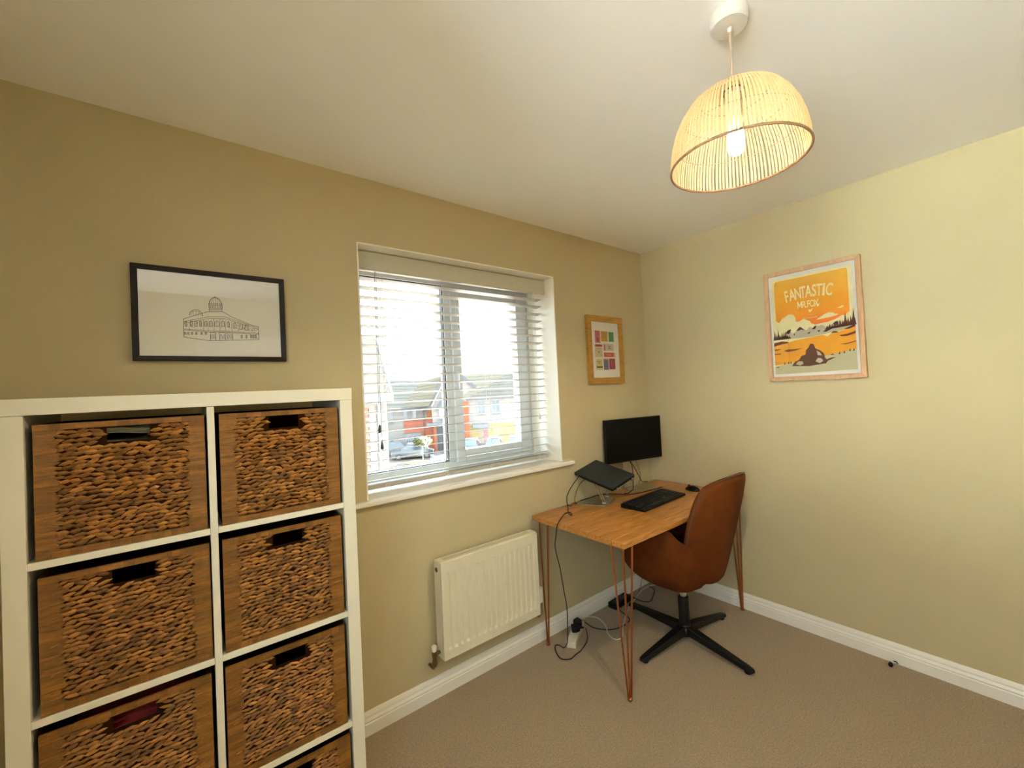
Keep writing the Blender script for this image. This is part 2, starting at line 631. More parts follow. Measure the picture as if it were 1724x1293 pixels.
def courses(org, root, a, b_, c, dd, n, material, name='tile_course', gap=.02):
    """roof slope: n overlapping tile courses from eave a-b up to ridge d-c (a left eave, b right eave, c right top, d left top)"""
    a, b_, c, dd = map(Vector, (a, b_, c, dd))
    nrm = (b_ - a).cross(dd - a).normalized()
    if nrm.z < 0:
        nrm = -nrm
    for i in range(n):
        t0, t1 = i / n, min(1, (i + 1.12) / n)
        q = [a.lerp(dd, t0), b_.lerp(c, t0), b_.lerp(c, t1), a.lerp(dd, t1)]
        up0, up1 = nrm * gap * 2.2, nrm * gap * .4
        mb = MB(org)
        mb.add([q[0], q[1], q[2], q[3], q[0] + up0, q[1] + up0, q[2] + up1, q[3] + up1],
               [(0, 3, 2, 1), (4, 5, 6, 7), (0, 1, 5, 4), (1, 2, 6, 5), (2, 3, 7, 6), (3, 0, 4, 7)])
        mb.build(name, material, root)


def exwin(org, root, s0, s1, z0, z1, d, y=.06, glass=None):
    """a far window: frame with a recessed pane"""
    p0, p1 = F(s0, z0, d), F(s1, z1, d)
    t = .09
    mb = MB(org)
    mb.box(p0.x, p0.x + t, d - y, d + .05, p0.z, p1.z)
    mb.box(p1.x - t, p1.x, d - y, d + .05, p0.z, p1.z)
    mb.box(p0.x + t, p1.x - t, d - y, d + .05, p0.z, p0.z + t)
    mb.box(p0.x + t, p1.x - t, d - y, d + .05, p1.z - t, p1.z)
    mb.box((p0.x + p1.x) / 2 - .04, (p0.x + p1.x) / 2 + .04, d - y, d + .05, p0.z + t, p1.z - t)
    f = mb.build('window', WINFR, root)
    mb = MB(org); mb.box(p0.x + .05, p1.x - .05, d - .02, d + .02, p0.z + .05, p1.z - .05)
    mb.build('pane', glass or WINDK, f)
    mb = MB(org); mb.box(p0.x - .1, p1.x + .1, d - .14, d + .02, p0.z - .14, p0.z - .02)
    mb.build('sill', MIDG, f)


# added white wall, unseen, bounces sunlight through the added west window
mb = MB(); mb.box(-9.4, -9.0, -4.6, 1.2, GZ, 2.0)
struct(mb.build('added_bounce_wall', mat('bounce_wall_white', '#e8e6e0', .9, var=.03, vscale=1.5)))

# grey terraced house, left of the gable
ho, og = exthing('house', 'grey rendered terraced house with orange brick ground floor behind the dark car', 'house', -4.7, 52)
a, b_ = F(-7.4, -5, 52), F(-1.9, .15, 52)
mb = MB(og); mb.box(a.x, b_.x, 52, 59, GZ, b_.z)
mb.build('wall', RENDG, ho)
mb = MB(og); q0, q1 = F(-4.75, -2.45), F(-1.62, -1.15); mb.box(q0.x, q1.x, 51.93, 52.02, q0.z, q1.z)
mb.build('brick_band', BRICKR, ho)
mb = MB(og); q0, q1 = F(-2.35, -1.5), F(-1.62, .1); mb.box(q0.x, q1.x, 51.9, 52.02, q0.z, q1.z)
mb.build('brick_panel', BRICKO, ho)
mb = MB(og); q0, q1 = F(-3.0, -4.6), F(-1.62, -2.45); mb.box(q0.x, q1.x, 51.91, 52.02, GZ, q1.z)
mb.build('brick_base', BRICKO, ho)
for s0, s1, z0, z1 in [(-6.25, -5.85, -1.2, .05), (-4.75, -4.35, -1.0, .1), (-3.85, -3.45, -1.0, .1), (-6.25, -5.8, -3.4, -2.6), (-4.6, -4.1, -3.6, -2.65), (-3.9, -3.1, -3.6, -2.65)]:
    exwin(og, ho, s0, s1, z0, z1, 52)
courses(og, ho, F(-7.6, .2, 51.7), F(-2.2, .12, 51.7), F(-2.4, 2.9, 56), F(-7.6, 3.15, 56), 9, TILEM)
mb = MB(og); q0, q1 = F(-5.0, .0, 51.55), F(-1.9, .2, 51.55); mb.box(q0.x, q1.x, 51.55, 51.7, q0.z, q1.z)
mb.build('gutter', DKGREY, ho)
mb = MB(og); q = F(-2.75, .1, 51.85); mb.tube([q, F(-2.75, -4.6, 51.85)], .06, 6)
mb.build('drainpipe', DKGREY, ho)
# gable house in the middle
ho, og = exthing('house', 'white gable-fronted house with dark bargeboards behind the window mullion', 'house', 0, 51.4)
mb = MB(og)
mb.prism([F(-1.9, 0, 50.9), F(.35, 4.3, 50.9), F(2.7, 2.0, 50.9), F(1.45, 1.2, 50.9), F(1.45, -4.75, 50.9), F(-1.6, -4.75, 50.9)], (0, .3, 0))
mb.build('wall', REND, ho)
courses(og, ho, F(-4.75, .25, 50.3), F(-2.15, .2, 50.2), F(-.35, 3.4, 51.2), F(-2.75, 2.85, 51.4), 8, TILEB)
for A, B_ in (((-2.3, -.25), (-.2, 3.6)), ((-1.35, -.25), (-.05, 2.15)), ((1.2, 3.45), (2.85, 1.9))):
    P, Q = F(*A, 50.6), F(*B_, 50.6)
    dv = (Q - P).normalized()
    nv = Vector((dv.z, 0, -dv.x)) * .17
    mb = MB(og); mb.prism([P - nv, Q - nv, Q + nv, P + nv], (0, .4, 0))
    mb.build('bargeboard', DKGREY, ho)
mb = MB(og); q0, q1 = F(-2.45, -1.85, 50), F(-.2, -1.6, 50); mb.box(q0.x, q1.x, 49.7, 50.9, q0.z, q1.z)
mb.build('canopy', MIDG, ho)
mb = MB(og); q0, q1 = F(-1.35, -4.6, 51), F(.6, -1.85, 51); mb.box(q0.x, q1.x, 50.8, 50.92, GZ, q1.z)
mb.build('garage_door', DKGREY, ho)
for s in (-1.75, -.75):
    mb = MB(og); q0, q1 = F(s, -4.6, 50.4), F(s + .32, -1.85, 50.4); mb.box(q0.x, q1.x, 50.2, 50.55, GZ, q1.z)
    mb.build('brick_pier', BRICKR, ho)
exwin(og, ho, -1.15, -.75, -1.2, .1, 50.9)
# white house on the right
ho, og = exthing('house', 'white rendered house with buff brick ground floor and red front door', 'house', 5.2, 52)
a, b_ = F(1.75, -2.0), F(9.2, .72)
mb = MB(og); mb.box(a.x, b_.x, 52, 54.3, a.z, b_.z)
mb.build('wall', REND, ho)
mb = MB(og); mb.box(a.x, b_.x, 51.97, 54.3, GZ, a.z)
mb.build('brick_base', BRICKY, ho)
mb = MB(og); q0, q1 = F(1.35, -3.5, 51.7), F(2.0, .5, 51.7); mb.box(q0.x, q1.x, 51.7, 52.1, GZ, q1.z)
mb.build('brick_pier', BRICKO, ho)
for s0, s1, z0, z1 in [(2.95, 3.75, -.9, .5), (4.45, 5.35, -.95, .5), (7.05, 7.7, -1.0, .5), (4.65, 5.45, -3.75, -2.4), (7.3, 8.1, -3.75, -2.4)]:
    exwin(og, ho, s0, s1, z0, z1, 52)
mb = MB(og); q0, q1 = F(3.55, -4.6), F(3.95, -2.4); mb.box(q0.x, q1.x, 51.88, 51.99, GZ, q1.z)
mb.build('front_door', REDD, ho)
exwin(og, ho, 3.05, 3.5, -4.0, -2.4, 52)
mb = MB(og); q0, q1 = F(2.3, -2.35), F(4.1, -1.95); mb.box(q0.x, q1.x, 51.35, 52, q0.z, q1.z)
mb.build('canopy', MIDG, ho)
courses(og, ho, F(1.7, .72, 51.5), F(9.4, .68, 51.5), F(9.4, 4.4, 54.3), F(7.6, 3.95, 54.3), 10, TILEM)
mb = MB(og); q0, q1 = F(1.7, .6, 51.45), F(9.4, .75, 51.45); mb.box(q0.x, q1.x, 51.35, 51.5, q0.z, q1.z)
mb.build('gutter', DKGREY, ho)
ho, og = exthing('house', 'terraced house whose long sandy tiled roof shows behind the white house', 'house', 4, 58)
q0, q1 = F(.9, .55, 55.2), F(9.6, .55, 55.2)
mb = MB(og); mb.box(q0.x, q1.x, 55.2, 63, GZ, q0.z)
mb.build('wall', REND, ho)
courses(og, ho, F(.8, .5, 54.8), F(9.8, .5, 54.8), F(9.8, 3.5, 59), F(.8, 3.35, 59), 9, TILEB)
# close neighbour on the left
ho, og = exthing('house', 'close white clad neighbouring house with hipped tiled roof and brick edge', 'house', -2.4, 10.6)
mb = MB(og)
mb.prism([(-6, 10.55, GZ), (-1.495, 10.55, GZ), (-2.3, 15, GZ), (-6, 15, GZ)], (0, 0, 1.33 - GZ))
mb.build('wall', REND, ho)
mb = MB(og)
rr = random.Random(3)
z = -2.2
k = 0
while z < 1.3:
    for i in range(9):
        x1 = -1.925 - i * .225 - (.1125 if k % 2 else 0)
        mb.box(x1 - .215, x1, 10.49, 10.56, z, z + .065, r=rr.random())
    z += .075
    k += 1
bk = mb.build('brickwork', mat('neighbour_brick', '#643a2b', .9, attr='rnd', var=.1, vscale=20), ho, rnd=True)
bk['kind'] = 'stuff'
mb = MB(og); mb.box(-6, -1.33, 10.2, 10.5, 1.32, 1.50)
mb.build('fascia', DKGREY, ho)
mb = MB(og); mb.prism([(-1.5, 10.5, 1.32), (-1.33, 10.2, 1.32), (-2.1, 15, 1.32), (-2.27, 15, 1.32)], (0, 0, .18))
mb.build('fascia', DKGREY, ho)
courses(og, ho, (-6, 10.2, 1.5), (-1.33, 10.2, 1.5), (-1.78, 11.2, 2.95), (-6, 11.2, 2.95), 6, TILEP, gap=.012)
mb = MB(og); mb.tube([(-1.76, 11.15, 2.93), (-1.33, 10.18, 1.52)], .03, 8)
mb.build('hip_ridge', WINFR, ho)
mb = MB(og); mb.add([(-1.33, 10.2, 1.5), (-2.1, 15, 1.5), (-2.4, 13.5, 2.95), (-1.78, 11.2, 2.95)], [(0, 1, 2, 3)])
mb.build('side_slope', TILEP, ho)
for x in (-1.80, -1.58):
    mb = MB(og); mb.box(x, x + .05, 10.53, 10.56, -2.2, 1.32)
    mb.build('cladding_strip', RENDG, ho)
mb = MB(og); mb.tube([(-1.68, 10.45, 1.3), (-1.68, 10.45, -2.5)], .035, 8)
mb.build('drainpipe', mat('black_drainpipe', '#131314', .5, var=.05, vscale=20), ho)


def car(label, s, d, ang, paint, L=4.3, W=1.76, Hc=1.48):
    r0 = thing('car', label, 'car', exloc(s, d, GZ + .02), EXR + ang)
    x0, x1 = -L / 2, L / 2
    mb = MB()
    # side outline of the lower body, swept across with rounded edges
    low = [(x0, .32), (x0, .62), (x0 + .12, .80), (x0 + .95, .92), (x1 - .35, .95), (x1, .85), (x1, .35), (x1 - .3, .25), (x0 + .3, .22)]
    P = []
    for y, k in ((-W / 2, .96), (-W / 2 + .06, 1.0), (W / 2 - .06, 1.0), (W / 2, .96)):
        P.append([(x * k, y, z if k == 1 else z * .98 + .01) for x, z in low + low[:1]])
    mb.grid(P)
    mb.poly([p for p in P[0][:-1]]); mb.poly([p for p in P[-1][:-1]])
    mb.build('body', paint, r0, smooth=False, bevel=.03)
    cab = [(x0 + 1.0, .90), (x0 + 1.75, Hc - .06), (x0 + 2.2, Hc), (x1 - 1.0, Hc - .02), (x1 - .45, .92)]
    mb = MB()
    lo = W / 2 - .04
    hi = W / 2 - .22
    A = [(x, -(lo if z < 1 else hi), z) for x, z in cab]
    B_ = [(x, (lo if z < 1 else hi), z) for x, z in cab]
    mb.grid([A, B_]); mb.poly(A); mb.poly(B_[::-1])
    cb = mb.build('cabin', WINDK, r0, bevel=.02)
    mb = MB()
    mb.grid([[(x, y, z + .015) for x, z in cab[1:4]] for y in (-hi - .01, hi + .01)])
    mb.prism([(x0 + 1.75, -hi - .01, Hc - .05), (x1 - 1.0, -hi - .01, Hc - .03), (x1 - 1.0, hi + .01, Hc - .03), (x0 + 1.75, hi + .01, Hc - .05)], (0, 0, .06))
    mb.build('roof', paint, r0, bevel=.015)
    for wx in (x0 + .8, x1 - .8):
        for wy in (-W / 2 + .08, W / 2 - .08):
            mb = MB(); ax = Matrix.Rotation(D2R(90), 3, 'X')
            mb.lathe([(.2, -.1), (.31, -.1), (.32, -.06), (.32, .06), (.31, .1), (.2, .1)], (wx, wy, .31), 16, 0, True, ax)
            w = mb.build('wheel', mat('tyre', '#181819', .8, var=.05, vscale=9), r0)
            mb = MB(); mb.lathe([(.19, -.105), (.19, .105)], (wx, wy, .31), 12, 0, True, ax)
            mb.build('hub_cap', mat('wheel_alloy', '#555759', .4, metal=.6, var=.05, vscale=9), w)
    for yy in (-W / 2 + .15, W / 2 - .45):
        mb = MB(); mb.box(x0 - .02, x0 + .06, yy, yy + .3, .58, .70)
        mb.build('headlamp', WINFR, r0, bevel=.01)
    return r0


NAVY = mat('navy_car_paint', '#22272d', .3, var=.04, vscale=2, coat=.6)
SILV = mat('silver_car_paint', '#474a4d', .3, var=.04, vscale=2, coat=.6)
PALE = mat('white_car_paint', '#585a5d', .3, var=.04, vscale=2, coat=.6)
BLUEC = mat('pale_blue_car_paint', '#424c5b', .3, var=.04, vscale=2, coat=.6)
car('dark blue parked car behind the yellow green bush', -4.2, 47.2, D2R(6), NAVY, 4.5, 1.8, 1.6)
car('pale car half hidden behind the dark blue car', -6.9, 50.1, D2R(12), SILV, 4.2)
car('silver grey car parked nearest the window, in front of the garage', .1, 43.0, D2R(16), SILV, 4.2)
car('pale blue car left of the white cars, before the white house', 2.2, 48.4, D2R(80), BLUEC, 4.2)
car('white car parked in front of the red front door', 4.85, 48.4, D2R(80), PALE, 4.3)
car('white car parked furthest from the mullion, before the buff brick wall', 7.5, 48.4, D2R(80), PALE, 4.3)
# clipped yellow-green bush on a thin stem, with a patch of yellowed grass
bu, og = exthing('standard_bush', 'rounded yellow green bush on a thin stem in front of the dark blue car', 'bush', -2.95, 44.8)
mb = MB(og)
rb = random.Random(5)
for i in range(420):
    th, ph = rb.uniform(0, 6.283), math.acos(rb.uniform(-1, 1))
    k = rb.uniform(.8, 1.05)
    c = Vector((-2.95 + .95 * k * math.sin(ph) * math.cos(th), 44.8 + .7 * k * math.sin(ph) * math.sin(th), -3.42 + .45 * k * math.cos(ph)))
    a = Vector((rb.gauss(0, 1), rb.gauss(0, 1), rb.gauss(0, 1))).normalized() * .13
    b_ = Vector((rb.gauss(0, 1), rb.gauss(0, 1), rb.gauss(0, 1))).normalized() * .09
    mb.add([c - a, c + b_, c + a, c - b_ + a * .2], [(0, 1, 2), (0, 2, 3)])
f = mb.build('foliage', LEAFY, bu, fixn=False)
f['kind'] = 'stuff'
mb = MB(og); mb.lathe([(.2, -.32), (.55, -.22), (.66, 0), (.55, .25), (.2, .36)], (-2.95, 44.8, -3.42), 12)
mb.build('inner_crown', LEAFY, bu, smooth=True)
mb = MB(og); mb.tube([(-2.95, 44.8, GZ), (-2.95, 44.8, -3.75)], .035, 6)
mb.build('stem', DKGREY, bu)
mb = MB(); mb.lathe([(.9, 0), (1.25, .05), (1.0, .12), (.3, .16)], (0, 0, 0), 14)
gp = mb.build('grass_patch', GRASSY, loc=exloc(-3.4, 43.6, GZ))
tag(gp, 'small patch of yellowed grass under the bush', 'grass', kind='stuff')

# ------------------------------------------------------------------ venetian blind
bl = thing('venetian_blind', 'white wooden venetian blind with open slats filling the window recess', 'blind', (-1.52, .13, 1.03))
OB = (-1.52, .13, 1.03)
BX0, BX1 = WX0 + .012, -.938
mb = MB(OB); mb.box(WX0 + .008, -.932, .075, .087, 2.028, 2.1135)
mb.build('valance', VALF, bl, bevel=.002)['label'] = 'cream fabric covered valance'
mb = MB(OB); mb.box(BX0, BX1, .095, .155, 2.062, 2.113)
mb.build('headrail', BLINDW, bl, bevel=.002)
slat_me = None
tilt = D2R(8)
SY = .128
zs = [1.725 + .0457 * k for k in range(-15, 8)]
for i, z in enumerate(zs):
    if z > 2.055:
        continue
    if slat_me is None:
        mb = MB()
        w = .0245
        prof = [(-w, -.0005), (-w + .003, -.0014), (w - .003, -.0014), (w, 0), (w - .003, .0016), (0, .0022), (-w + .003, .0016)]
        ct, stt = math.cos(-tilt), math.sin(-tilt)
        mb.prism([(BX0 + 1.52, y * ct - zz * stt, y * stt + zz * ct) for y, zz in prof], (BX1 - BX0, 0, 0))
        o = mb.build('slat', BLINDW, bl)
        slat_me = o.data
    else:
        o = bpy.data.objects.new('slat', slat_me)
        COL.objects.link(o)
        o.parent = bl
    o.location = (0, SY - OB[1], z - OB[2] - .001 + R.uniform(-.0008, .0008))
mb = MB(OB); mb.box(BX0, BX1 - .004, SY - .026, SY + .026, 1.003, 1.024)
mb.build('bottom_rail', BLINDW, bl, bevel=.003)
for x in (-1.975, -1.66, -1.372, -1.02):
    for dx, y in ((0, SY - .027), (.016, SY + .027), (.008, SY - .029)):
        mb = MB(OB)
        mb.tube([(x + dx, y, 2.06), (x + dx, y, 1.012)], .0008, 5)
        mb.build('ladder_cord', CORDM, bl)
    mb = MB(OB)
    mb.tube(spline([(x, SY - .028, 1.03), (x - .02, SY - .036, 1.016), (x - .012, SY - .034, 1.006), (x + .006, SY - .03, 1.01)], 4), .0012, 5)
    mb.build('cord_knot', CORDM, bl)
for x, zt in ((-2.011, 1.284), (-2.004, 1.205)):
    mb = MB(OB)
    mb.tube(spline([(x + .004, SY - .036, 2.06), (x + .002, SY - .034, 1.7), (x, SY - .034, zt)], 5), .0013, 5)
    cdn = mb.build('pull_cord', mat('grey_pull_cord', '#8d8884', .7, var=.05, vscale=50), bl)
    mb = MB(OB); mb.lathe([(.0022, .022), (.004, .014), (.0085, -.008), (.0085, -.016), (.005, -.022)], (x, SY - .034, zt), 12)
    mb.build('tassel', TASS, cdn, smooth=True)
mb = MB(OB); mb.tube([(-1.008, SY - .036, 2.06), (-1.006, SY - .034, 1.28)], .0012, 5)
cdn = mb.build('pull_cord', CORDM, bl)
mb = MB(OB); mb.lathe([(.0022, .02), (.004, .012), (.008, -.008), (.008, -.015), (.005, -.02)], (-1.006, SY - .034, 1.265), 12)
mb.build('tassel', CORDM, cdn, smooth=True)

# ------------------------------------------------------------------ shelving unit with baskets
UX, UY = -3.0560, -.4239
SW, SH, SD = .763, 1.467, .385
OT, IT = .038, .017
un = thing('shelving_unit', 'white cube shelving unit, two bays wide, standing against the window wall', 'shelving', (UX + SW / 2, UY + SD / 2, 0))
OU = (UX + SW / 2, UY + SD / 2, 0)


def ubox(name, x0, x1, z0, z1, y0=0.0, y1=SD, bev=.0012):
    mb = MB(OU)
    mb.box(UX + x0, UX + x1, UY + y0, UY + y1, z0, z1)
    return mb.build(name, SHELFW, un, bevel=bev)


ubox('top_panel', -.001, SW + .001, SH - OT, SH, -.001)
ubox('bottom_panel', 0, SW, 0, OT)
ubox('side_panel', 0, OT, OT, SH - OT - .0008)
ubox('side_panel', SW - OT, SW, OT, SH - OT - .0008)
ubox('divider', .373, .390, OT, SH - OT - .0008)
SHZ = [1.094, .742, .390]
for zt in SHZ:
    ubox('shelf', OT + .0003, .3727, zt - IT, zt, .0006)
    ubox('shelf', .3903, SW - OT - .0003, zt - IT, zt, .0006)

BW, BH, BDp = .317, .311, .35


def basket(x, zb, label, seed, rz=0.0, back=.005):
    rb = random.Random(seed)
    yb = UY + back
    r0 = thing('wicker_basket', label, 'basket', (x + BW / 2, yb + BDp / 2, zb), rz, 'seagrass baskets in the white shelving unit')
    dx, dy = -BW / 2, -BDp / 2
    hx0, hx1, hz0, hz1 = BW * .385, BW * .385 + .081, BH - .0525, BH - .0160
    mb = MB()
    t = .011

    def bb(a0, a1, b0, b1, c0, c1, m_=0):
        mb.box(dx + a0, dx + a1, dy + b0, dy + b1, c0, c1, m_)
    bb(.004, hx0, .006, t, .004, BH - .004); bb(hx1, BW - .004, .006, t, .004, BH - .004)
    bb(hx0, hx1, .006, t, .004, hz0); bb(hx0, hx1, .006, t, hz1, BH - .004)
    bb(0, t, t, BDp - t, 0, BH); bb(BW - t, BW, t, BDp - t, 0, BH)
    bb(0, BW, BDp - t, BDp, 0, BH); bb(t, BW - t, t, BDp - t, 0, t)
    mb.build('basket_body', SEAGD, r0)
    # wrapped bands round the edge of the front, one strip after another
    for nm, x0, x1 in (('side_band', 0, .030), ('side_band', BW - .030, BW)):
        mb = MB()
        z = .012
        while z < BH - .012:
            h = rb.uniform(.006, .014)
            z1 = min(z + h, BH - .008)
            jag = rb.uniform(0, .010)
            xa, xb = (x0, x1 + jag) if x0 == 0 else (x0 - jag, x1)
            y = rb.uniform(.0, .0018)
            tipx = xb + rb.uniform(.003, .008) if x0 == 0 else xa - rb.uniform(.003, .008)
            zm = (z + z1) / 2
            if x0 == 0:
                pl_ = [(dx + xa, z), (dx + xb, z), (dx + tipx, zm), (dx + xb, z1), (dx + xa, z1)]
            else:
                pl_ = [(dx + xa, z), (dx + xb, z), (dx + xb, z1), (dx + xa, z1), (dx + tipx, zm)]
            mb.prism([(px, dy + y, pz) for px, pz in pl_], (0, .007, 0), r=rb.random() * .5 + .25)
            z = z1 + .0003
        mb.build(nm, SEAGB, r0, rnd=True)['kind'] = 'stuff'
    for nm, z0, z1 in (('top_band', BH - .014, BH), ('bottom_band', 0, .016)):
        mb = MB()
        xx = 0
        while xx < BW - .004:
            w = rb.uniform(.010, .028)
            x1 = min(xx + w, BW)
            mb.box(dx + xx, dx + x1 - .0003, dy - rb.uniform(0, .0014), dy + .008, z0, z1, r=rb.random() * .5 + .25)
            xx = x1
        mb.build(nm, SEAGB, r0, rnd=True)['kind'] = 'stuff'
    # woven front: rows of leaf-shaped strand crossings
    mb = MB()
    rows = 26
    z_lo, z_hi = .017, BH - .015
    rh = (z_hi - z_lo) / rows
    pitch = .0222
    for i in range(rows):
        zc = z_lo + rh * (i + .5)
        xx = .026 + (pitch / 2 if i % 2 else 0) + rb.uniform(-.004, .004)
        while xx < BW - .022:
            ln = pitch * rb.uniform(1.25, 1.75)
            hh = rh * rb.uniform(.40, .62)
            xc, zz = xx, zc + rb.uniform(-.0012, .0012)
            if not (hx0 - .009 < xc < hx1 + .009 and zz > hz0 - .004):
                an = D2R(rb.gauss(9, 7)) * (1 if rb.random() < .75 else -1)
                ca, sa = math.cos(an), math.sin(an)
                bul = rb.uniform(.0035, .0075)

                def q(u, w_, d):
                    return (dx + xc + u * ca - w_ * sa, dy + .0065 - d, zz + u * sa + w_ * ca)
                L2 = ln / 2
                vs = [q(-L2, 0, 0), q(-L2 * .30, -hh, .001), q(L2 * .42, -hh * .75, .001), q(L2, 0, 0), q(L2 * .30, hh, .001), q(-L2 * .42, hh * .75, .001),
                      q(-L2 * .35, 0, bul), q(L2 * .30, 0, bul * .9)]
                mb.add(vs, [(0, 1, 6), (1, 2, 7, 6), (2, 3, 7), (3, 4, 7), (4, 5, 6, 7), (5, 0, 6)], r=rb.random())
            xx += pitch * rb.uniform(.9, 1.08)
    wf = mb.build('woven_front', SEAG, r0, rnd=True, fixn=False)
    wf['kind'] = 'stuff'
    return r0


CX = [UX + OT + .0125, UX + .390 + .0105]
basket(CX[0], SHZ[0] + .001, 'brown seagrass basket in the top left cube, grey cloth showing through its handle hole', 11)
basket(CX[1], SHZ[0] + .001, 'brown seagrass basket in the top right cube nearest the window', 12)
basket(CX[0] + .002, SHZ[1] + .001, 'brown seagrass basket in the left cube of the second row', 13)
basket(CX[1] - .002, SHZ[1] + .001, 'brown seagrass basket in the right cube of the second row', 14)
basket(CX[0] - .003, SHZ[2] + .001, 'brown seagrass basket in third row left cube, red cloth in its handle hole', 15)
basket(CX[1] - .005, SHZ[2] + .001, 'brown seagrass basket in the right cube of the third row', 16)
basket(CX[1], OT + .001, 'brown seagrass basket in the lowest right cube, cut off by the bottom of the photo', 17)


def folded(name, label, x, z, material, n):
    mb = MB((x, UY + .19, z))
    for k in range(n):
        P = []
        for i in range(13):
            u = -1 + i / 6
            row = []
            for j in range(9):
                v = -1 + j / 4
                row.append((x + u * .125, UY + .157 + v * .125, z + .034 * k + .072 + .006 * math.sin(u * 5 + k) * math.cos(v * 4) - .012 * (abs(u) ** 6 + abs(v) ** 6)))
            P.append(row)
        mb.grid(P)
        mb.grid([[(px, py, pz - .030) for px, py, pz in row][::-1] for row in P])
        Bt = [(px, py, pz) for row in P for px, py, pz in row]
    o = mb.build(name, material, smooth=True, loc=(x, UY + .19, z))
    return tag(o, label, 'cloth')


folded('folded_cloth', 'grey cloth inside the top left basket, seen through the handle hole', CX[0] + BW / 2, SHZ[0] + .013, mat('grey_cloth', '#9a9472', .9, var=.15, vscale=12), 7)
folded('folded_cloth', 'dark red cloth inside the left basket of the third row', CX[0] + BW / 2 - .003, SHZ[2] + .013, mat('red_cloth', '#7e1c18', .9, var=.2, vscale=12), 6)

# ------------------------------------------------------------------ radiator
rx0, rx1, rz0, rz1 = -1.826, -1.241, .209, .652
ry0, ry1 = -.100, -.036
ra = thing('radiator', 'white ribbed panel radiator on the wall below the window', 'radiator', ((rx0 + rx1) / 2, -.06, rz0))
OR = ((rx0 + rx1) / 2, -.06, rz0)
mb = MB(OR)
nfl = 17
pitch = (rx1 - rx0 - .036) / nfl
xs = [(rx0, 0), (rx0 + .016, 0)]
for k in range(nfl):
    c = rx0 + .018 + pitch * (k + .5)
    xs += [(c - .0105, 0), (c - .0065, 1), (c + .0065, 1), (c + .0105, 0)]
xs += [(rx1 - .016, 0), (rx1, 0)]
zsr = [(rz0, 0), (rz0 + .040, 0), (rz0 + .050, 1), (rz1 - .058, 1), (rz1 - .050, 0), (rz1 - .012, 0)]
P = [[(x, ry0 + .0085 * (a * b_), z) for z, b_ in zsr] for x, a in xs]
mb.grid(P)
# folded top seam, edges and back of the panel
mb.box(rx0, rx1, ry0 - .0015, ry0 + .012, rz1 - .012, rz1 - .001)
mb.box(rx0, rx1, ry0 + .0088, ry0 + .014, rz0, rz1 - .012)
mb.box(rx0 - .0005, rx0 + .004, ry0 - .001, ry0 + .006, rz0, rz1 - .012)
mb.box(rx1 - .004, rx1 + .0005, ry0 - .001, ry0 + .006, rz0, rz1 - .012)
mb.build('front_panel', RADW, ra)
for x0, x1 in ((rx0 - .0035, rx0 - .001), (rx1 + .001, rx1 + .0035)):
    mb = MB(OR); mb.box(x0, x1, ry0 + .010, ry1, rz0 + .004, rz1 + .003)
    mb.build('side_cover', RADW, ra, bevel=.001)
mb = MB(OR); mb.box(rx0, rx1, ry1 - .012, ry1, rz0, rz1 - .012)
mb.build('back_panel', RADW, ra)
mb = MB(OR)
gx0, gx1 = rx0 + .030, rx1 - .030
mb.box(rx0, rx1, ry0 + .008, ry0 + .021, rz1 - .001, rz1 + .003)
mb.box(rx0, rx1, ry1 - .012, ry1, rz1 - .001, rz1 + .003)
mb.box(rx0, gx0, ry0 + .021, ry1 - .012, rz1 - .001, rz1 + .003)
mb.box(gx1, rx1, ry0 + .021, ry1 - .012, rz1 - .001, rz1 + .003)
x = gx0 + .004
while x < gx1:
    mb.box(x, x + .0042, ry0 + .021, ry1 - .012, rz1 - .001, rz1 + .0028)
    x += .0098
mb.build('top_grille', RADW, ra)
mb = MB(OR); mb.box(rx0 + .004, rx1 - .004, ry0 + .016, ry1 - .014, rz0 + .01, rz1 - .016)
mb.build('convector_core', DARKV, ra)
mb = MB(OR); mb.lathe([(.011, 0), (.011, .002), (.008, .004)], (rx0 - .0035, -.062, rz1 - .036), 14, 0, True, Matrix.Rotation(D2R(-90), 3, 'Y'))
mb.build('blanking_plug', mat('brown_plug', '#5b3a24', .5, var=.05, vscale=40), ra)
for sx, xv, zt, wdt, nm in ((-1, -1.857, .277, .0125, 'lockshield_valve'), (1, -1.206, .332, .0185, 'thermostatic_valve')):
    mb = MB(OR)
    zc = rz0 + .028
    mb.tube([((rx0 if sx < 0 else rx1) + sx * -.002, -.06, zc), (xv, -.06, zc)], .008, 10)
    mb.lathe([(.0085, -.055), (.012, -.045), (.012, -.03), (.0095, -.028), (.011, -.012), (.013, 0), (.011, .014), (.009, .016)], (xv, -.06, zc), 14)
    va = mb.build(nm, BRASS if sx < 0 else CHROME, ra, smooth=True)
    z0 = zc + .014
    mb = MB(OR); mb.lathe([(wdt * .8, z0), (wdt, z0 + .004), (wdt * 1.05, zt - .006), (wdt * .7, zt)], (xv, -.06, 0), 18)
    mb.build('valve_cap', PLASW, va, smooth=True)
    mb = MB(OR); mb.tube([(xv, -.06, zc - .05), (xv, -.045, zc - .070), (xv, -.004, zc - .072)], .0075, 8)
    mb.build('pipe', BRASS, va, smooth=True)

# ------------------------------------------------------------------ pictures


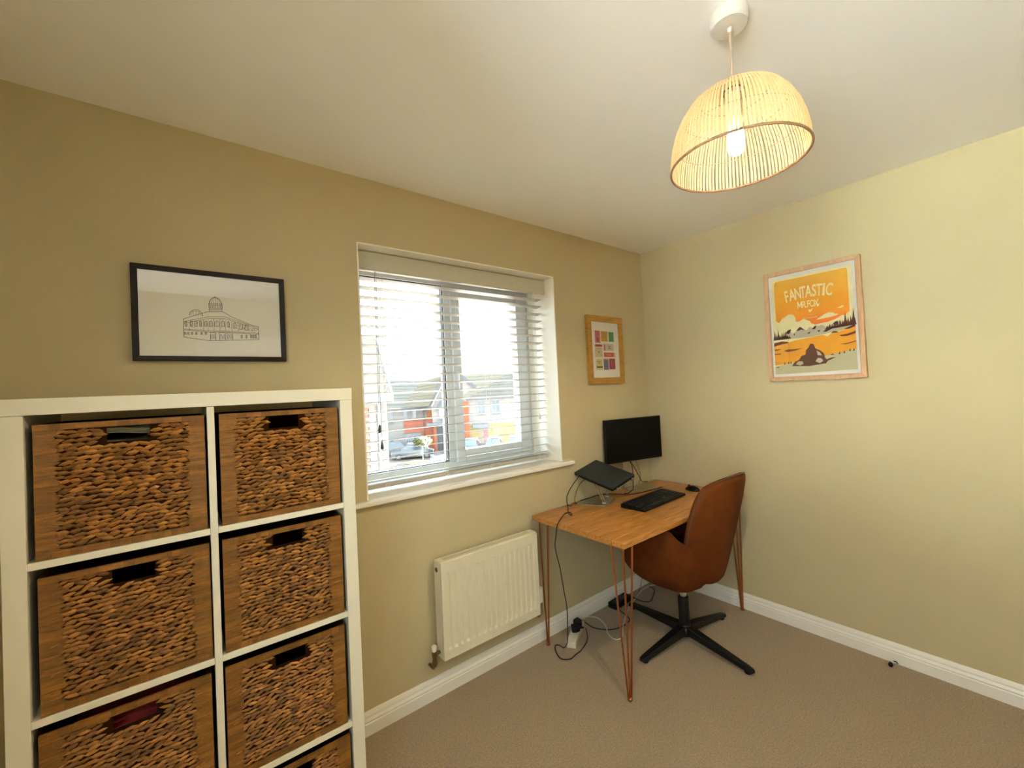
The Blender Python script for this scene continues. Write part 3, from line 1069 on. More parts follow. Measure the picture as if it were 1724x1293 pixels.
def frame_mesh(org, bar, depth, W_, H_, toworld):
    """four mitred bars; toworld(u, v, d): u across, v up from the bottom, d out of the wall"""
    mb = MB(org)
    for q in ([(0, 0), (W_, 0), (W_ - bar, bar), (bar, bar)], [(W_, 0), (W_, H_), (W_ - bar, H_ - bar), (W_ - bar, bar)],
              [(W_, H_), (0, H_), (bar, H_ - bar), (W_ - bar, H_ - bar)], [(0, H_), (0, 0), (bar, bar), (bar, H_ - bar)]):
        a = [Vector(toworld(u, v, .002)) for u, v in q]
        b_ = [Vector(toworld(u, v, depth if i < 2 else depth - .0035)) for i, (u, v) in enumerate(q)]
        mb.add(a + b_, [(0, 3, 2, 1), (4, 5, 6, 7), (0, 1, 5, 4), (1, 2, 6, 5), (2, 3, 7, 6), (3, 0, 4, 7)])
    return mb


def picture(name, label, cat, org, W_, H_, bar, depth, tw, fmat, lab):
    t = thing(name, label, cat, org)
    fr = frame_mesh(org, bar, depth, W_, H_, tw).build('frame', fmat, t, bevel=.0015)
    fr['label'] = lab
    mb = MB(org)
    d = depth - .009
    mb.prism([tw(bar * .8, bar * .8, .002), tw(W_ - bar * .8, bar * .8, .002), tw(W_ - bar * .8, H_ - bar * .8, .002), tw(bar * .8, H_ - bar * .8, .002)],
             Vector(tw(0, 0, d)) - Vector(tw(0, 0, .002)))
    mb.build('backing_paper', PAPER, t)
    return t, d


# --- dark frame with an ink drawing of a domed building, above the shelving unit
PW, PH, PX, PZ = .4475, .323, -2.8585, 1.589
tw1 = lambda u, v, d: (PX + u, -d, PZ + v)
OP = (PX + PW / 2, 0, PZ)
pt, dp = picture('framed_drawing', 'dark framed ink drawing of a domed building above the shelving unit', 'picture', OP, PW, PH, .0175, .024, tw1, DARKF, 'dark brown glossy frame')
mb = MB(OP)
LW = .0011


def ln(pts, w=LW):
    for (a, b_) in zip(pts[:-1], pts[1:]):
        A, B_ = Vector(a), Vector(b_)
        d = B_ - A
        if d.length < 1e-6:
            continue
        n_ = Vector((-d.y, d.x)).normalized() * w / 2
        mb.poly([tw1(p.x, p.y, dp + .0004) for p in (A - n_, B_ - n_, B_ + n_, A + n_)])


def arc(cx, cy, rx, ry, a0, a1, n=12):
    return [(cx + rx * math.cos(D2R(a0 + (a1 - a0) * i / n)), cy + ry * math.sin(D2R(a0 + (a1 - a0) * i / n))) for i in range(n + 1)]


def Q(px, py):
    """the sheet in 1/1724ths of the drawing's close view, turned into metres on the sheet"""
    tx = (px - 100) / 1500
    top = 130 + 160 * tx
    bot = 1083 + 2 * tx
    return (tx * PW * 1.0, (1 - (py - top) / (bot - top)) * PH)


def arch(x, y0, y1, w):
    """arched window outline between base y0 and crown y1"""
    p = [Q(x - w, y0), Q(x - w, (y0 + 2 * y1) / 3)]
    for i in range(7):
        a = math.pi - math.pi * i / 6
        p.append(Q(x + w * math.cos(a), (y0 + 2 * y1) / 3 - abs(y1 - (y0 + 2 * y1) / 3) * math.sin(a)))
    p += [Q(x + w, y0), Q(x - w, y0)]
    return p


ln([Q(548, 850), Q(548, 670), Q(600, 655), Q(780, 600), Q(930, 600), Q(1015, 650), Q(1235, 735), Q(1295, 745), Q(1298, 870)], .0016)
ln([Q(548, 850), Q(780, 882), Q(960, 880), Q(1298, 872)], .0016)
for y0, y1, y2, y3 in ((700, 650, 650, 760), (715, 668, 668, 772), (770, 788, 790, 812), (780, 800, 800, 822)):
    ln([Q(548, y0), Q(780, y1), Q(950, y2), Q(1295, y3)], .0014)
ln(arc(*Q(858, 540), .019, .030, 0, 180, 16), .0018)
for k in (-.7, -.35, 0, .35, .7):
    ln(arc(*Q(858, 540), .019 * abs(k) + .0001, .030, 90 if k < 0 else 90, 180 if k < 0 else 0, 8), .0009)
for yy in (520, 535, 575, 590, 600):
    ln([Q(792, yy), Q(923, yy)], .0014)
for xx in range(796, 925, 16):
    ln([Q(xx, 540), Q(xx, 575)], .0016)
ln([Q(792, 520), Q(795, 600)]); ln([Q(923, 520), Q(920, 600)]); ln([Q(855, 448), Q(855, 462)], .0015)
ln(arc(*Q(668, 640), .0185, .021, 0, 180, 14), .0018); ln(arc(*Q(668, 640), .014, .016, 0, 180, 12), .0009)
for k in (-30, 0, 30):
    ln([Q(668 + k * .6, 640), Q(668 + k, 592)], .0009)
for xx, w in ((570, 9), (620, 9), (662, 13), (708, 9), (758, 12), (806, 15), (866, 22), (924, 15), (980, 11), (1046, 14), (1110, 16), (1166, 14)):
    dy = max(0, (xx - 950)) * .16
    ln(arch(xx, 745 + dy * 1.1, 690 + dy, w), .0016)
    ln([Q(xx, 745 + dy), Q(xx, 695 + dy)], .0009)
for xx in (1210, 1240, 1268):
    ln(arc(*Q(xx, 775), .0042, .0045, 0, 360, 10), .001)
for xx in (562, 590, 625, 665, 715, 755, 1115, 1165, 1215, 1240, 1265):
    for k in range(3):
        ln([Q(xx - 8 + 7 * k, 800 + (xx > 1000) * 25), Q(xx - 8 + 7 * k, 826 + (xx > 1000) * 35)], .0014)
for x0, x1 in ((798, 850), (885, 945), (962, 1020)):
    ln([Q(x0, 878), Q(x0, 805), Q(x1, 805), Q(x1, 878)], .0014)
    for k in range(5):
        ln([Q(x0 + (x1 - x0) * k / 5, 820), Q(x0 + (x1 - x0) * (k + .8) / 5, 868)], .0011)
for xx in (600, 735, 780, 835, 895, 950, 1015, 1080, 1140, 1190):
    ln([Q(xx, 660 + abs(xx - 860) * .18), Q(xx, 790)], .001)
for i in range(60):
    xx = R.uniform(552, 1290)
    yy = 640 + abs(xx - 860) * .22 + R.uniform(20, 140)
    ln([Q(xx, yy), Q(xx + R.uniform(4, 16), yy + R.uniform(-3, 3))], .001)
mb.build('ink_drawing', INK, pt, fixn=False)['kind'] = 'stuff'
mb = MB(OP)
mb.box(PX + .014, PX + PW - .014, -(dp + .0035), -(dp + .0022), PZ + .014, PZ + PH - .014)
mb.build('glazing', PGLASS, pt)

# --- small oak frame with old paper tickets, between window and corner
TX, TZ, TW_, THt = -.657, 1.448, .362, .458
tw2 = lambda u, v, d: (TX + u, -d, TZ + v)
OP2 = (TX + TW_ / 2, 0, TZ)
pt, dp = picture('framed_tickets', 'narrow oak frame of coloured paper tickets between the window and the corner', 'picture', OP2, TW_, THt, .042, .024, tw2, OAKF, 'golden oak frame')
iw, ih = TW_ - .084, THt - .084


def ticket(u0, u1, v0, v1, col, marks=()):
    m_ = mat('ticket_' + col.strip('#'), col, .8, var=.06, vscale=60)
    P0 = lambda u, v, d: tw2(.042 + u * iw, .042 + (1 - v) * ih, d)
    mb = MB(OP2)
    mb.prism([P0(u0, v1, dp), P0(u1, v1, dp), P0(u1, v0, dp), P0(u0, v0, dp)], (0, -.0008, 0))
    tk = mb.build('ticket', m_, pt)
    for (a0, a1, b0, b1, c2) in marks:
        mb = MB(OP2)
        mb.poly([P0(u0 + (u1 - u0) * a, v0 + (v1 - v0) * b_, dp + .0011) for a, b_ in ((a0, b1), (a1, b1), (a1, b0), (a0, b0))])
        mb.build('print_mark', mat('print_' + c2.strip('#'), c2, .8, var=.05, vscale=60), tk)


def lines(c2, n, b0=.2, b1=.8, a0=.2, a1=.8):
    return [(a0 + .1 * (k % 2), a1 - .07 * ((k + 1) % 3), b0 + (b1 - b0) * k / n, b0 + (b1 - b0) * (k + .5) / n, c2) for k in range(n)]


ticket(.12, .31, .155, .375, '#c8686c', [(.3, .75, .55, .92, '#9c3038')] + lines('#a84a50', 3, .1, .45))
ticket(.345, .59, .16, .345, '#c48f22', lines('#a87415', 4))
ticket(.63, .82, .165, .345, '#3f8a3c', lines('#2f6e30', 4))
ticket(.11, .37, .402, .445, '#a32c36', lines('#7d1c26', 1, .3, .9))
ticket(.10, .37, .455, .63, '#cdb489', [(.4, .6, .4, .56, '#a06a40')] + lines('#b59c70', 2, .1, .3))
ticket(.415, .80, .385, .515, '#cbbba5', [(.03, .18, .12, .95, '#b8625a')] + lines('#5a5248', 3, .3, .8, .42, .82))
ticket(.425, .84, .545, .625, '#bb3226', lines('#d98a72', 2, .3, .8, .1, .75) + [(.86, .96, .1, .9, '#c9b090')])
ticket(.12, .355, .665, .86, '#cfc27e', [(.05, .98, .68, .8, '#3d2418')] + lines('#8a8428', 2, .2, .5, .15, .75))
ticket(.395, .58, .66, .86, '#6d6584', lines('#4c4664', 4) + [(.0, .9, .0, .12, '#b06a66')])
ticket(.605, .83, .655, .85, '#8f2030', lines('#b85a5c', 4, .25, .8, .3, .65))
mb = MB(OP2)
mb.box(TX + .036, TX + TW_ - .036, -(dp + .0040), -(dp + .0028), TZ + .036, TZ + THt - .036)
mb.build('glazing', PGLASS, pt)

# --- large poster in a pale wood frame on the right wall
QW, QH, QY, QZ = .4525, .629, -.850, 1.414
tw3 = lambda u, v, d: (-d, QY - u, QZ + v)
OP3 = (0, QY - QW / 2, QZ)
pt, dp = picture('framed_poster', 'orange landscape poster titled Fantastic Mr. Fox in a pale wood frame on the right wall', 'picture', OP3, QW, QH, .0235, .030, tw3, PALEF, 'pale pinkish wood frame')
bi = .0235
piw, pih = QW - 2 * bi, QH - 2 * bi
layer = [dp + .0004]


def P3(u, v, d):
    return tw3(bi + u * piw, bi + (1 - v) * pih, d)


def art(name, polys, m_, d=None):
    mb = MB(OP3)
    dd = layer[0] if d is None else d
    for pg in polys:
        mb.poly([P3(u, v, dd) for u, v in pg])
    o = mb.build(name, m_, pt, fixn=False)
    bm = bmesh.new(); bm.from_mesh(o.data)
    bmesh.ops.triangulate(bm, faces=bm.faces)
    bm.to_mesh(o.data); bm.free()
    if d is None:
        layer[0] += .00025
    return o


def amat(nm, c):
    return mat('print_' + nm, c, .75, var=.04, vscale=25)


CREAM = amat('cream', '#efdfa6')
art('cream_print', [[(.035, .04), (.965, .03), (.965, .965), (.035, .975)]], CREAM)
# orange sky with rounded upper corners, graded print
om = bpy.data.materials.new('print_orange_sky')
om.use_nodes = True
n, l = om.node_tree.nodes, om.node_tree.links
tc = n.new('ShaderNodeTexCoord'); sp = n.new('ShaderNodeSeparateXYZ'); cr = n.new('ShaderNodeValToRGB'); mr = n.new('ShaderNodeMapRange')
mr.inputs['From Min'].default_value = bi + pih * .47
mr.inputs['From Max'].default_value = bi + pih * .95
cr.color_ramp.elements[0].color = srgb('#dc5a12')
cr.color_ramp.elements[1].color = srgb('#e0a41c')
e2 = cr.color_ramp.elements.new(.25); e2.color = srgb('#e28a10')
l.new(tc.outputs['Object'], sp.inputs[0]); l.new(sp.outputs['Z'], mr.inputs['Value']); l.new(mr.outputs['Result'], cr.inputs['Fac'])
l.new(cr.outputs['Color'], n['Principled BSDF'].inputs['Base Color'])
n['Principled BSDF'].inputs['Roughness'].default_value = .75
sky_pts = [(.07, .53)] + [(.07 + .03 - .03 * math.cos(D2R(a)), .085 - .03 * math.sin(D2R(a))) for a in range(0, 91, 15)] + \
          [(.895 + .025 * math.sin(D2R(a)), .08 - .025 * math.cos(D2R(a))) for a in range(0, 91, 15)] + [(.92, .53)]
art('orange_sky', [sky_pts], om)


def cloud(bumps, base):
    pts = []
    for (cx, r, top) in bumps:
        for i in range(7):
            a = math.pi - math.pi * i / 6
            pts.append((cx + r * math.cos(a), base - (base - top) * math.sin(a)))
    return pts


art('cloud_print', [[(.03, .56), (.03, .43), (.07, .445), (.11, .465), (.13, .45), (.15, .425), (.19, .415), (.22, .40), (.26, .395), (.29, .405), (.31, .43), (.315, .455), (.32, .475),
                     (.36, .478), (.385, .465), (.41, .455), (.44, .47), (.48, .485), (.50, .51), (.54, .525), (.60, .52), (.68, .515), (.76, .50), (.80, .485), (.84, .47), (.87, .475), (.90, .455), (.93, .44), (.97, .43), (.97, .56)],
                    [(.55, .482), (.62, .455), (.65, .44), (.70, .43), (.75, .437), (.76, .45), (.79, .452), (.80, .462), (.72, .474), (.63, .479)],
                    [(.79, .402), (.82, .395), (.84, .385), (.86, .386), (.865, .395), (.83, .405)]], CREAM)
WTX = amat('pale_grey', '#c4b79a')
DBR = amat('dark_brown', '#4a2218')
art('mountain_print', [[(.13, .635), (.17, .57), (.21, .55), (.24, .565), (.28, .585), (.33, .555), (.37, .535), (.41, .555), (.44, .57), (.47, .54), (.52, .555), (.55, .535), (.58, .545), (.62, .535), (.66, .56), (.72, .545), (.76, .52), (.79, .515), (.84, .53), (.90, .56), (.90, .60), (.5, .635)]], WTX)
art('peak_print', [[(.185, .575), (.215, .548), (.255, .54), (.245, .565), (.225, .585)], [(.315, .565), (.34, .542), (.365, .528), (.39, .545), (.41, .568), (.375, .555), (.35, .565)],
                   [(.50, .565), (.525, .545), (.545, .535), (.55, .55), (.535, .57)], [(.735, .545), (.755, .525), (.785, .518), (.80, .54), (.78, .555)],
                   [(.62, .60), (.68, .575), (.72, .57), (.72, .585), (.66, .605)], [(.44, .60), (.48, .585), (.47, .605)], [(.28, .59), (.30, .585), (.29, .61)], [(.56, .585), (.6, .58), (.58, .6)]], DBR)


def firs(x0, x1, base0, base1, n, hs):
    out = []
    for i in range(n):
        t = (i + .5) / n
        x = x0 + (x1 - x0) * t
        b_ = base0 + (base1 - base0) * t
        h_ = hs[i % len(hs)]
        w = (x1 - x0) / n * .95
        out.append([(x - w, b_), (x - w * .55, b_ - h_ * .4), (x - w * .4, b_ - h_ * .42), (x, b_ - h_), (x + w * .4, b_ - h_ * .42), (x + w * .55, b_ - h_ * .4), (x + w, b_)])
    return out


art('fir_print', firs(.035, .24, .635, .63, 9, [.10, .06, .105, .05, .075, .07, .08, .04, .03]) + firs(.66, .97, .585, .57, 11, [.035, .05, .04, .06, .05, .07, .06, .13, .08, .09, .15]), amat('fir_brown', '#5a241a'))
art('field_print', [[(.03, .69), (.12, .675), (.22, .668), (.30, .655), (.42, .645), (.55, .635), (.62, .63), (.67, .65), (.70, .632), (.78, .62), (.88, .60), (.97, .585), (.97, .81), (.8, .82), (.62, .83), (.45, .84), (.3, .86), (.15, .875), (.03, .885)]], amat('field_orange', '#e0941a'))
art('streak_print', [[(.03, .66), (.09, .655), (.13, .65), (.2, .66), (.22, .67), (.12, .68), (.03, .695)], [(.15, .745), (.2, .735), (.28, .738), (.38, .735), (.30, .752), (.19, .76)],
                     [(.03, .725), (.1, .724), (.12, .731), (.04, .738)], [(.03, .77), (.11, .768), (.11, .777), (.03, .78)], [(.80, .65), (.88, .645), (.97, .625), (.97, .645), (.88, .662), (.82, .662)],
                     [(.71, .625), (.735, .607), (.77, .61), (.80, .622)], [(.80, .73), (.88, .725), (.97, .712), (.97, .72), (.86, .737)], [(.85, .60), (.91, .58), (.97, .565), (.97, .585), (.9, .603)]], amat('streak_brown', '#6b2c14'))
art('sand_print', [[(.03, .895), (.12, .885), (.2, .87), (.3, .865), (.45, .845), (.6, .835), (.7, .815), (.8, .808), (.9, .79), (.97, .785), (.97, .965), (.03, .975)]], amat('sand', '#c7bc93'))
art('tuft_print', [[(u, v), (u + .012, v - .025), (u + .02, v)] for u, v in ((.14, .88), (.19, .875), (.22, .872), (.78, .82), (.83, .815), (.89, .80), (.93, .80))] +
    [[(.64, .86), (.70, .845), (.75, .845), (.66, .872)], [(.68, .82), (.72, .81), (.73, .822)], [(.03, .905), (.08, .9), (.07, .912)]], DBR)
# plain bramble clump standing in for the poster's foreground figure
art('shrub_print', [[(.24, .90), (.28, .86), (.33, .845), (.36, .81), (.41, .80), (.42, .755), (.45, .735), (.47, .70), (.51, .705), (.53, .75), (.58, .77), (.62, .80), (.63, .84), (.66, .87), (.64, .895), (.45, .91)]], amat('shrub_brown', '#5c3424'))
art('shrub_light_print', [[(.29, .885), (.32, .86), (.37, .86), (.38, .885), (.34, .9)], [(.52, .87), (.55, .84), (.59, .845), (.61, .87), (.57, .89)], [(.54, .77), (.58, .79), (.6, .82), (.55, .815)]], WTX)
PALEO = amat('pale_orange', '#d9a85c')
caps = []
for c, w in ((.085, .05), (.20, .085), (.325, .055), (.43, .08), (.545, .05), (.66, .06), (.78, .05)):
    for r_ in range(2):
        x = c
        while x < c + w:
            ww = R.uniform(.006, .012)
            caps.append([(x, .075 + r_ * .014 + .01), (x + ww, .075 + r_ * .014 + .01), (x + ww, .075 + r_ * .014), (x, .075 + r_ * .014)])
            x += ww + .004
for y, x0, x1, hh in ((.425, .475, .525, .007), (.448, .42, .575, .013)):
    x = x0
    while x < x1:
        ww = R.uniform(.007, .014)
        caps.append([(x, y + hh), (x + ww, y + hh), (x + ww, y), (x, y)])
        x += ww + .003
art('small_print', caps, PALEO)
art('bird_print', [[(.475, .385), (.485, .375), (.495, .388), (.515, .372), (.522, .368), (.515, .388), (.50, .403), (.485, .402)]], CREAM)


def letters(txt, pos, d, off=.02):
    """pos: list of (u, v, size, tilt, squeeze) for each letter's lower centre"""
    mb = MB(OP3)
    for ch, (u, v, sz, tl, sq) in zip(txt, pos):
        if ch == 'M':
            ca, sa = math.cos(D2R(tl)), math.sin(D2R(tl))
            k_m = sz * sq * 1.15
            for pg in ([(-.5, 0), (-.34, 0), (-.34, 1), (-.5, 1)], [(.34, 0), (.5, 0), (.5, 1), (.34, 1)], [(-.34, 1), (-.34, .66), (0, .12), (0, .44)], [(.34, 1), (0, .44), (0, .12), (.34, .66)]):
                mb.poly([tw3(bi + u * piw + x * k_m * ca - y * sz * sa, bi + (1 - v) * pih + x * k_m * sa + y * sz * ca, d) for x, y in pg])
            d += .00008
            continue
        cu = bpy.data.curves.new('t', 'FONT')
        cu.body = ch
        cu.align_x = 'CENTER'
        cu.size = 1.0
        cu.offset = off
        ob = bpy.data.objects.new('t', cu)
        COL.objects.link(ob)
        dg = bpy.context.evaluated_depsgraph_get()
        me = bpy.data.meshes.new_from_object(ob.evaluated_get(dg))
        hmax = .73
        ca, sa = math.cos(D2R(tl)), math.sin(D2R(tl))
        vs = []
        for p in me.vertices:
            x, y = p.co.x * sq * sz / hmax, p.co.y * sz / hmax
            vs.append(tw3(bi + u * piw + x * ca - y * sa, bi + (1 - v) * pih + x * sa + y * ca, d))
        mb.add(vs, [tuple(f.vertices) for f in me.polygons])
        d += .00008
        bpy.data.objects.remove(ob, do_unlink=True)
        bpy.data.curves.remove(cu)
        bpy.data.meshes.remove(me)
    return mb


fan = 'FANTASTIC'
us = [.235, .300, .368, .425, .487, .550, .606, .655, .712]
pos = []
for i, u in enumerate(us):
    k = (u - .475) / .25
    pos.append((u, .256 + .018 * k * k, .066, -9 * k, .50 if fan[i] != 'I' else .9))
letters(fan, pos, layer[0]).build('poster_title', CREAM, pt, fixn=False)
us = [.378, .428, .455, .480, .524, .572]
pos = [(u, .354, .039, 0, .50 if i == 0 else .60) for i, u in enumerate(us)]
letters('MR.FOX', pos, layer[0], .008).build('poster_title', CREAM, pt, fixn=False)
art('title_flourish', [[(.572, .325), (.585, .345), (.60, .338), (.61, .322), (.603, .345), (.592, .362), (.575, .358)]], CREAM, layer[0] + .0002)
mb = MB(OP3)
mb.box(-(dp + .0075), -(dp + .0062), QY - QW + .019, QY - .019, QZ + .019, QZ + QH - .019)
mb.build('glazing', PGLASS, pt)

# ------------------------------------------------------------------ pendant lamp
LX, LY = -1.555, -1.376
la = thing('pendant_lamp', 'straw reed pendant lamp with lit bulb hanging from the ceiling', 'lamp', (LX, LY, H))
OL = (LX, LY, H)
mb = MB(OL); mb.lathe([(.047, H - .0002), (.048, H - .012), (.047, H - .030), (.043, H - .0345), (.008, H - .036)], (LX, LY, 0), 36)
ro = mb.build('ceiling_rose', ROSEM, la); smooth_by_angle(ro)
mb = MB(OL); mb.lathe([(.0065, H - .034), (.006, H - .044), (.004, H - .050)], (LX, LY, 0), 14)
mb.build('cord_grip', ROSEM, ro, smooth=True)
mb = MB(OL); mb.tube([(LX, LY, H - .045), (LX, LY, 2.16)], .0034, 8)
mb.build('flex', FLEX, la, smooth=True)
mb = MB(OL); mb.lathe([(.008, 2.205), (.019, 2.195), (.0195, 2.135), (.022, 2.132), (.022, 2.122), (.017, 2.12), (.016, 2.105)], (LX, LY, 0), 20)
mb.build('lamp_holder', ROSEM, la, smooth=True)
mb = MB(OL); mb.lathe([(.008, 2.110), (.014, 2.104), (.0195, 2.095), (.0205, 2.085), (.0205, 2.052), (.018, 2.043), (.011, 2.037), (.002, 2.035)], (LX, LY, 0), 20)
mb.build('bulb', BULB, la, smooth=True)
sl = bpy.data.lights.new('bulb_light', 'SPOT')
sl.energy = SPOT
sl.color = (1.0, .86, .64)
sl.spot_size = D2R(166)
sl.spot_blend = .35
sl.shadow_soft_size = .022
so = bpy.data.objects.new('bulb_light', sl)
COL.objects.link(so)
so.location = (LX, LY, 2.012)
SPROF = [(.1665, 2.014), (.1645, 2.045), (.159, 2.078), (.149, 2.112), (.134, 2.144), (.114, 2.172), (.090, 2.190), (.060, 2.202), (.024, 2.207)]


def sprof(t):
    x = t * (len(SPROF) - 1)
    i = min(int(x), len(SPROF) - 2)
    f_ = x - i
    return (SPROF[i][0] * (1 - f_) + SPROF[i + 1][0] * f_, SPROF[i][1] * (1 - f_) + SPROF[i + 1][1] * f_)


sh = thing('lamp_shade', None, None, (0, 0, 0))
sh.parent = la
mb = MB(OL)
NR = 108
for k in range(NR):
    a = 2 * math.pi * k / NR + R.uniform(-.006, .006)
    ca, sa = math.cos(a), math.sin(a)
    P0_, P1_ = [], []
    hw = R.uniform(.0024, .0031)
    for j in range(9):
        r_, z_ = sprof(j / 8)
        w = hw * (.30 + .70 * r_ / .1665) * (1.25 if r_ < .11 else 1)
        c = Vector((LX + r_ * ca, LY + r_ * sa, z_))
        tv = Vector((-sa, ca, 0)) * w
        P0_.append((c - tv, c + tv))
    out = Vector((ca, sa, .3)).normalized() * .0012
    prof = []
    for (p, q) in P0_:
        prof.append([p, p + out, q + out, q, p])
    mb.grid(prof)
rd = mb.build('reed_strips', REED, sh)
rd['kind'] = 'stuff'
for t_, rr_, mm, nm in ((.0, .0032, RIMM, 'rim_ring'), (1.0, .003, RIMM, 'top_ring'), (.30, .0012, FLEX, 'binding_ring'), (.55, .0012, FLEX, 'binding_ring'), (.78, .0012, FLEX, 'binding_ring')):
    r_, z_ = sprof(t_)
    r_ += 0 if t_ in (0, 1) else -.0012
    mb = MB(OL); mb.tube([(LX + r_ * math.cos(2 * math.pi * k / 64), LY + r_ * math.sin(2 * math.pi * k / 64), z_) for k in range(64)], rr_, 8, closed=True)
    mb.build(nm, mm, sh, smooth=True)
r_, z_ = sprof(1.0)
for k in range(3):
    a = 2 * math.pi * k / 3 + .4
    mb = MB(OL); mb.tube([(LX + .018 * math.cos(a), LY + .018 * math.sin(a), 2.128), (LX + r_ * math.cos(a), LY + r_ * math.sin(a), z_)], .0014, 6)
    mb.build('shade_spoke', STEEL, sh)

# ------------------------------------------------------------------ desk
DX0, DX1, DY0, DY1, DZ = -1.216, -.012, -.665, -.034, .728
OD = ((DX0 + DX1) / 2, (DY0 + DY1) / 2, 0)
dk = thing('desk', 'brown wooden desk on copper hairpin legs in the corner by the window', 'desk', OD)
mb = MB(OD); mb.box(DX0 + .002, DX1 - .002, DY0 + .002, DY1 - .002, DZ - .027, DZ - .006)
top = mb.build('desktop', OAKE, dk, bevel=.004)
nb = 9
bw = (DY1 - DY0) / nb
for k in range(nb):
    y0 = DY0 + k * bw
    x = DX0
    cuts = sorted([DX0] + [DX0 + R.uniform(.25, .95) for _ in range(1)] + [DX1])
    for x0, x1 in zip(cuts[:-1], cuts[1:]):
        c = Vector(((x0 + x1) / 2, y0 + bw / 2, DZ - .0135))
        mb = MB(c)
        mb.box(x0 + .0002, x1 - .0002, y0 + .0002, y0 + bw - .0002, DZ - .027, DZ)
        mb.build('board', OAKT, top, bevel=.0009 if 0 < k < nb - 1 else .003, seg=1, loc=c - Vector(OD))


def hairpin(fx, fy, ix, iy):
    """three copper rods from a corner plate down to one foot; ix, iy point to the desk's middle"""
    mb = MB(OD)
    zt = DZ - .0265
    px, py = fx + ix * .0, fy + iy * .0
    tops = [(fx - ix * .012, fy + iy * .055), (fx - ix * .012, fy - iy * .014), (fx + ix * .055, fy - iy * .014)]
    cx = sum(t[0] for t in tops) / 3
    for (tx, ty) in tops:
        dx_, dy_ = (tx - fx), (ty - fy)
        mb.tube([(tx, ty, zt), (fx + dx_ * .16, fy + dy_ * .16, .02), (fx + dx_ * .1, fy + dy_ * .1, .006)], .0046, 8)
    mb.box(min(t[0] for t in tops) - .012, max(t[0] for t in tops) + .012, min(t[1] for t in tops) - .012, max(t[1] for t in tops) + .012, zt - .003, zt)
    lg = mb.build('leg', COPPER, dk); smooth_by_angle(lg)
    mb = MB(OD); mb.lathe([(.009, 0), (.0115, .004), (.0115, .010), (.008, .016)], (fx, fy, .0002), 14)
    mb.build('foot', COPPER, lg, smooth=True)


hairpin(-1.178, -.626, 1, 1)
hairpin(-1.166, -.066, 1, -1)
hairpin(-.040, -.626, -1, 1)
hairpin(-.040, -.066, -1, -1)

# ------------------------------------------------------------------ swivel chair
HX, HY = -.565, -.545
OC = (HX, HY, 0)
ch = thing('swivel_chair', 'rust velvet swivel tub chair on black four star base at the desk', 'chair', OC)
# bucket: rounded-square plan swept from the underside up the outer wall, over the rim and down inside


def rim_z(ph):
    """rim height by direction: -90 deg is the back, +90 the front"""
    s = math.sin(ph)
    t = (s + 1) / 2
    return .60 + .105 * math.exp(-((t - .40) / .20) ** 2) - .155 * max(0, (t - .40) / .60) ** 1.15


def plan(ph, k, sx, sy0, sy1):
    c, s = math.cos(ph), math.sin(ph)
    ex = .62
    x = math.copysign(abs(c) ** ex, c) * sx * k
    y = math.copysign(abs(s) ** ex, s) * (sy1 if s > 0 else sy0) * k
    return x, y


NP = 40
rows = []
for i in range(NP):
    ph = 2 * math.pi * i / NP
    rz = rim_z(ph)
    row = []
    for k, fz in ((.18, 0), (.50, .0), (.72, .06), (.88, .22), (.965, .45), (1.0, .72), (1.0, .92), (.985, 1.0), (.955, 1.0), (.92, .95), (.90, .7), (.86, .50)):
        x, y = plan(ph, k, .296, .175, .300)
        zb = .322 + .075 * max(0, y / .27) ** 2 * min(1, k)
        row.append((HX + .012 + x, HY - .01 + y, zb + (rz - zb) * fz))
    zs_ = .455
    for k in (.80, .4, .05):
        x, y = plan(ph, k, .296, .175, .300)
        row.append((HX + .012 + x, HY - .01 + y, zs_ + (.0 if k > .5 else .008)))
    rows.append(row)
mb = MB(OC)
mb.grid(rows, closed_u=True)
nv = len(rows[0])
mb.poly([rows[i][0] for i in range(NP)][::-1])
mb.poly([rows[i][-1] for i in range(NP)])
mb.build('seat_shell', VELVET, ch, smooth=True, subsurf=1)
mb = MB(OC)
prs = []
for i in range(NP):
    ph = 2 * math.pi * i / NP
    row = []
    for k, z in ((.05, .452), (.76, .452), (.80, .466), (.80, .482), (.74, .496), (.5, .503), (.05, .506)):
        x, y = plan(ph, k, .296, .175, .300)
        row.append((HX + .012 + x, HY + y, z))
    prs.append(row)
mb.grid(prs, closed_u=True)
mb.poly([prs[i][0] for i in range(NP)][::-1]); mb.poly([prs[i][-1] for i in range(NP)])
mb.build('seat_cushion', VELVET, ch, smooth=True, subsurf=1)

# tall wrapped back panel
ZB0, ZB1 = .350, .945


def back_w(v):
    pts = [(0, .190), (.08, .222), (.2, .240), (.4, .256), (.6, .262), (.72, .258), (.82, .246), (.90, .230), (.96, .212), (1.0, .186)]
    for (a, wa), (b2, wb) in zip(pts[:-1], pts[1:]):
        if v <= b2:
            return wa + (wb - wa) * (v - a) / (b2 - a)
    return pts[-1][1]


def back_pt(u, v, off):
    w = back_w(v)
    yc = HY - .185 - .115 * (v ** .9) - (.03 * v * v)
    wrap = (.085 - .008 * v) * abs(u) ** 2.3
    z = ZB0 + (ZB1 - ZB0) * v + .03 * (1 - abs(u) ** 2) * (v > .9) * (v - .9) * 4 + (.055 * abs(u) ** 2 * (1 - v) ** 3)
    z -= .040 * abs(u) ** 3 * v ** 8
    return Vector((HX + .050 + w * u, yc + wrap + off * (1 - .25 * abs(u) ** 4), z))


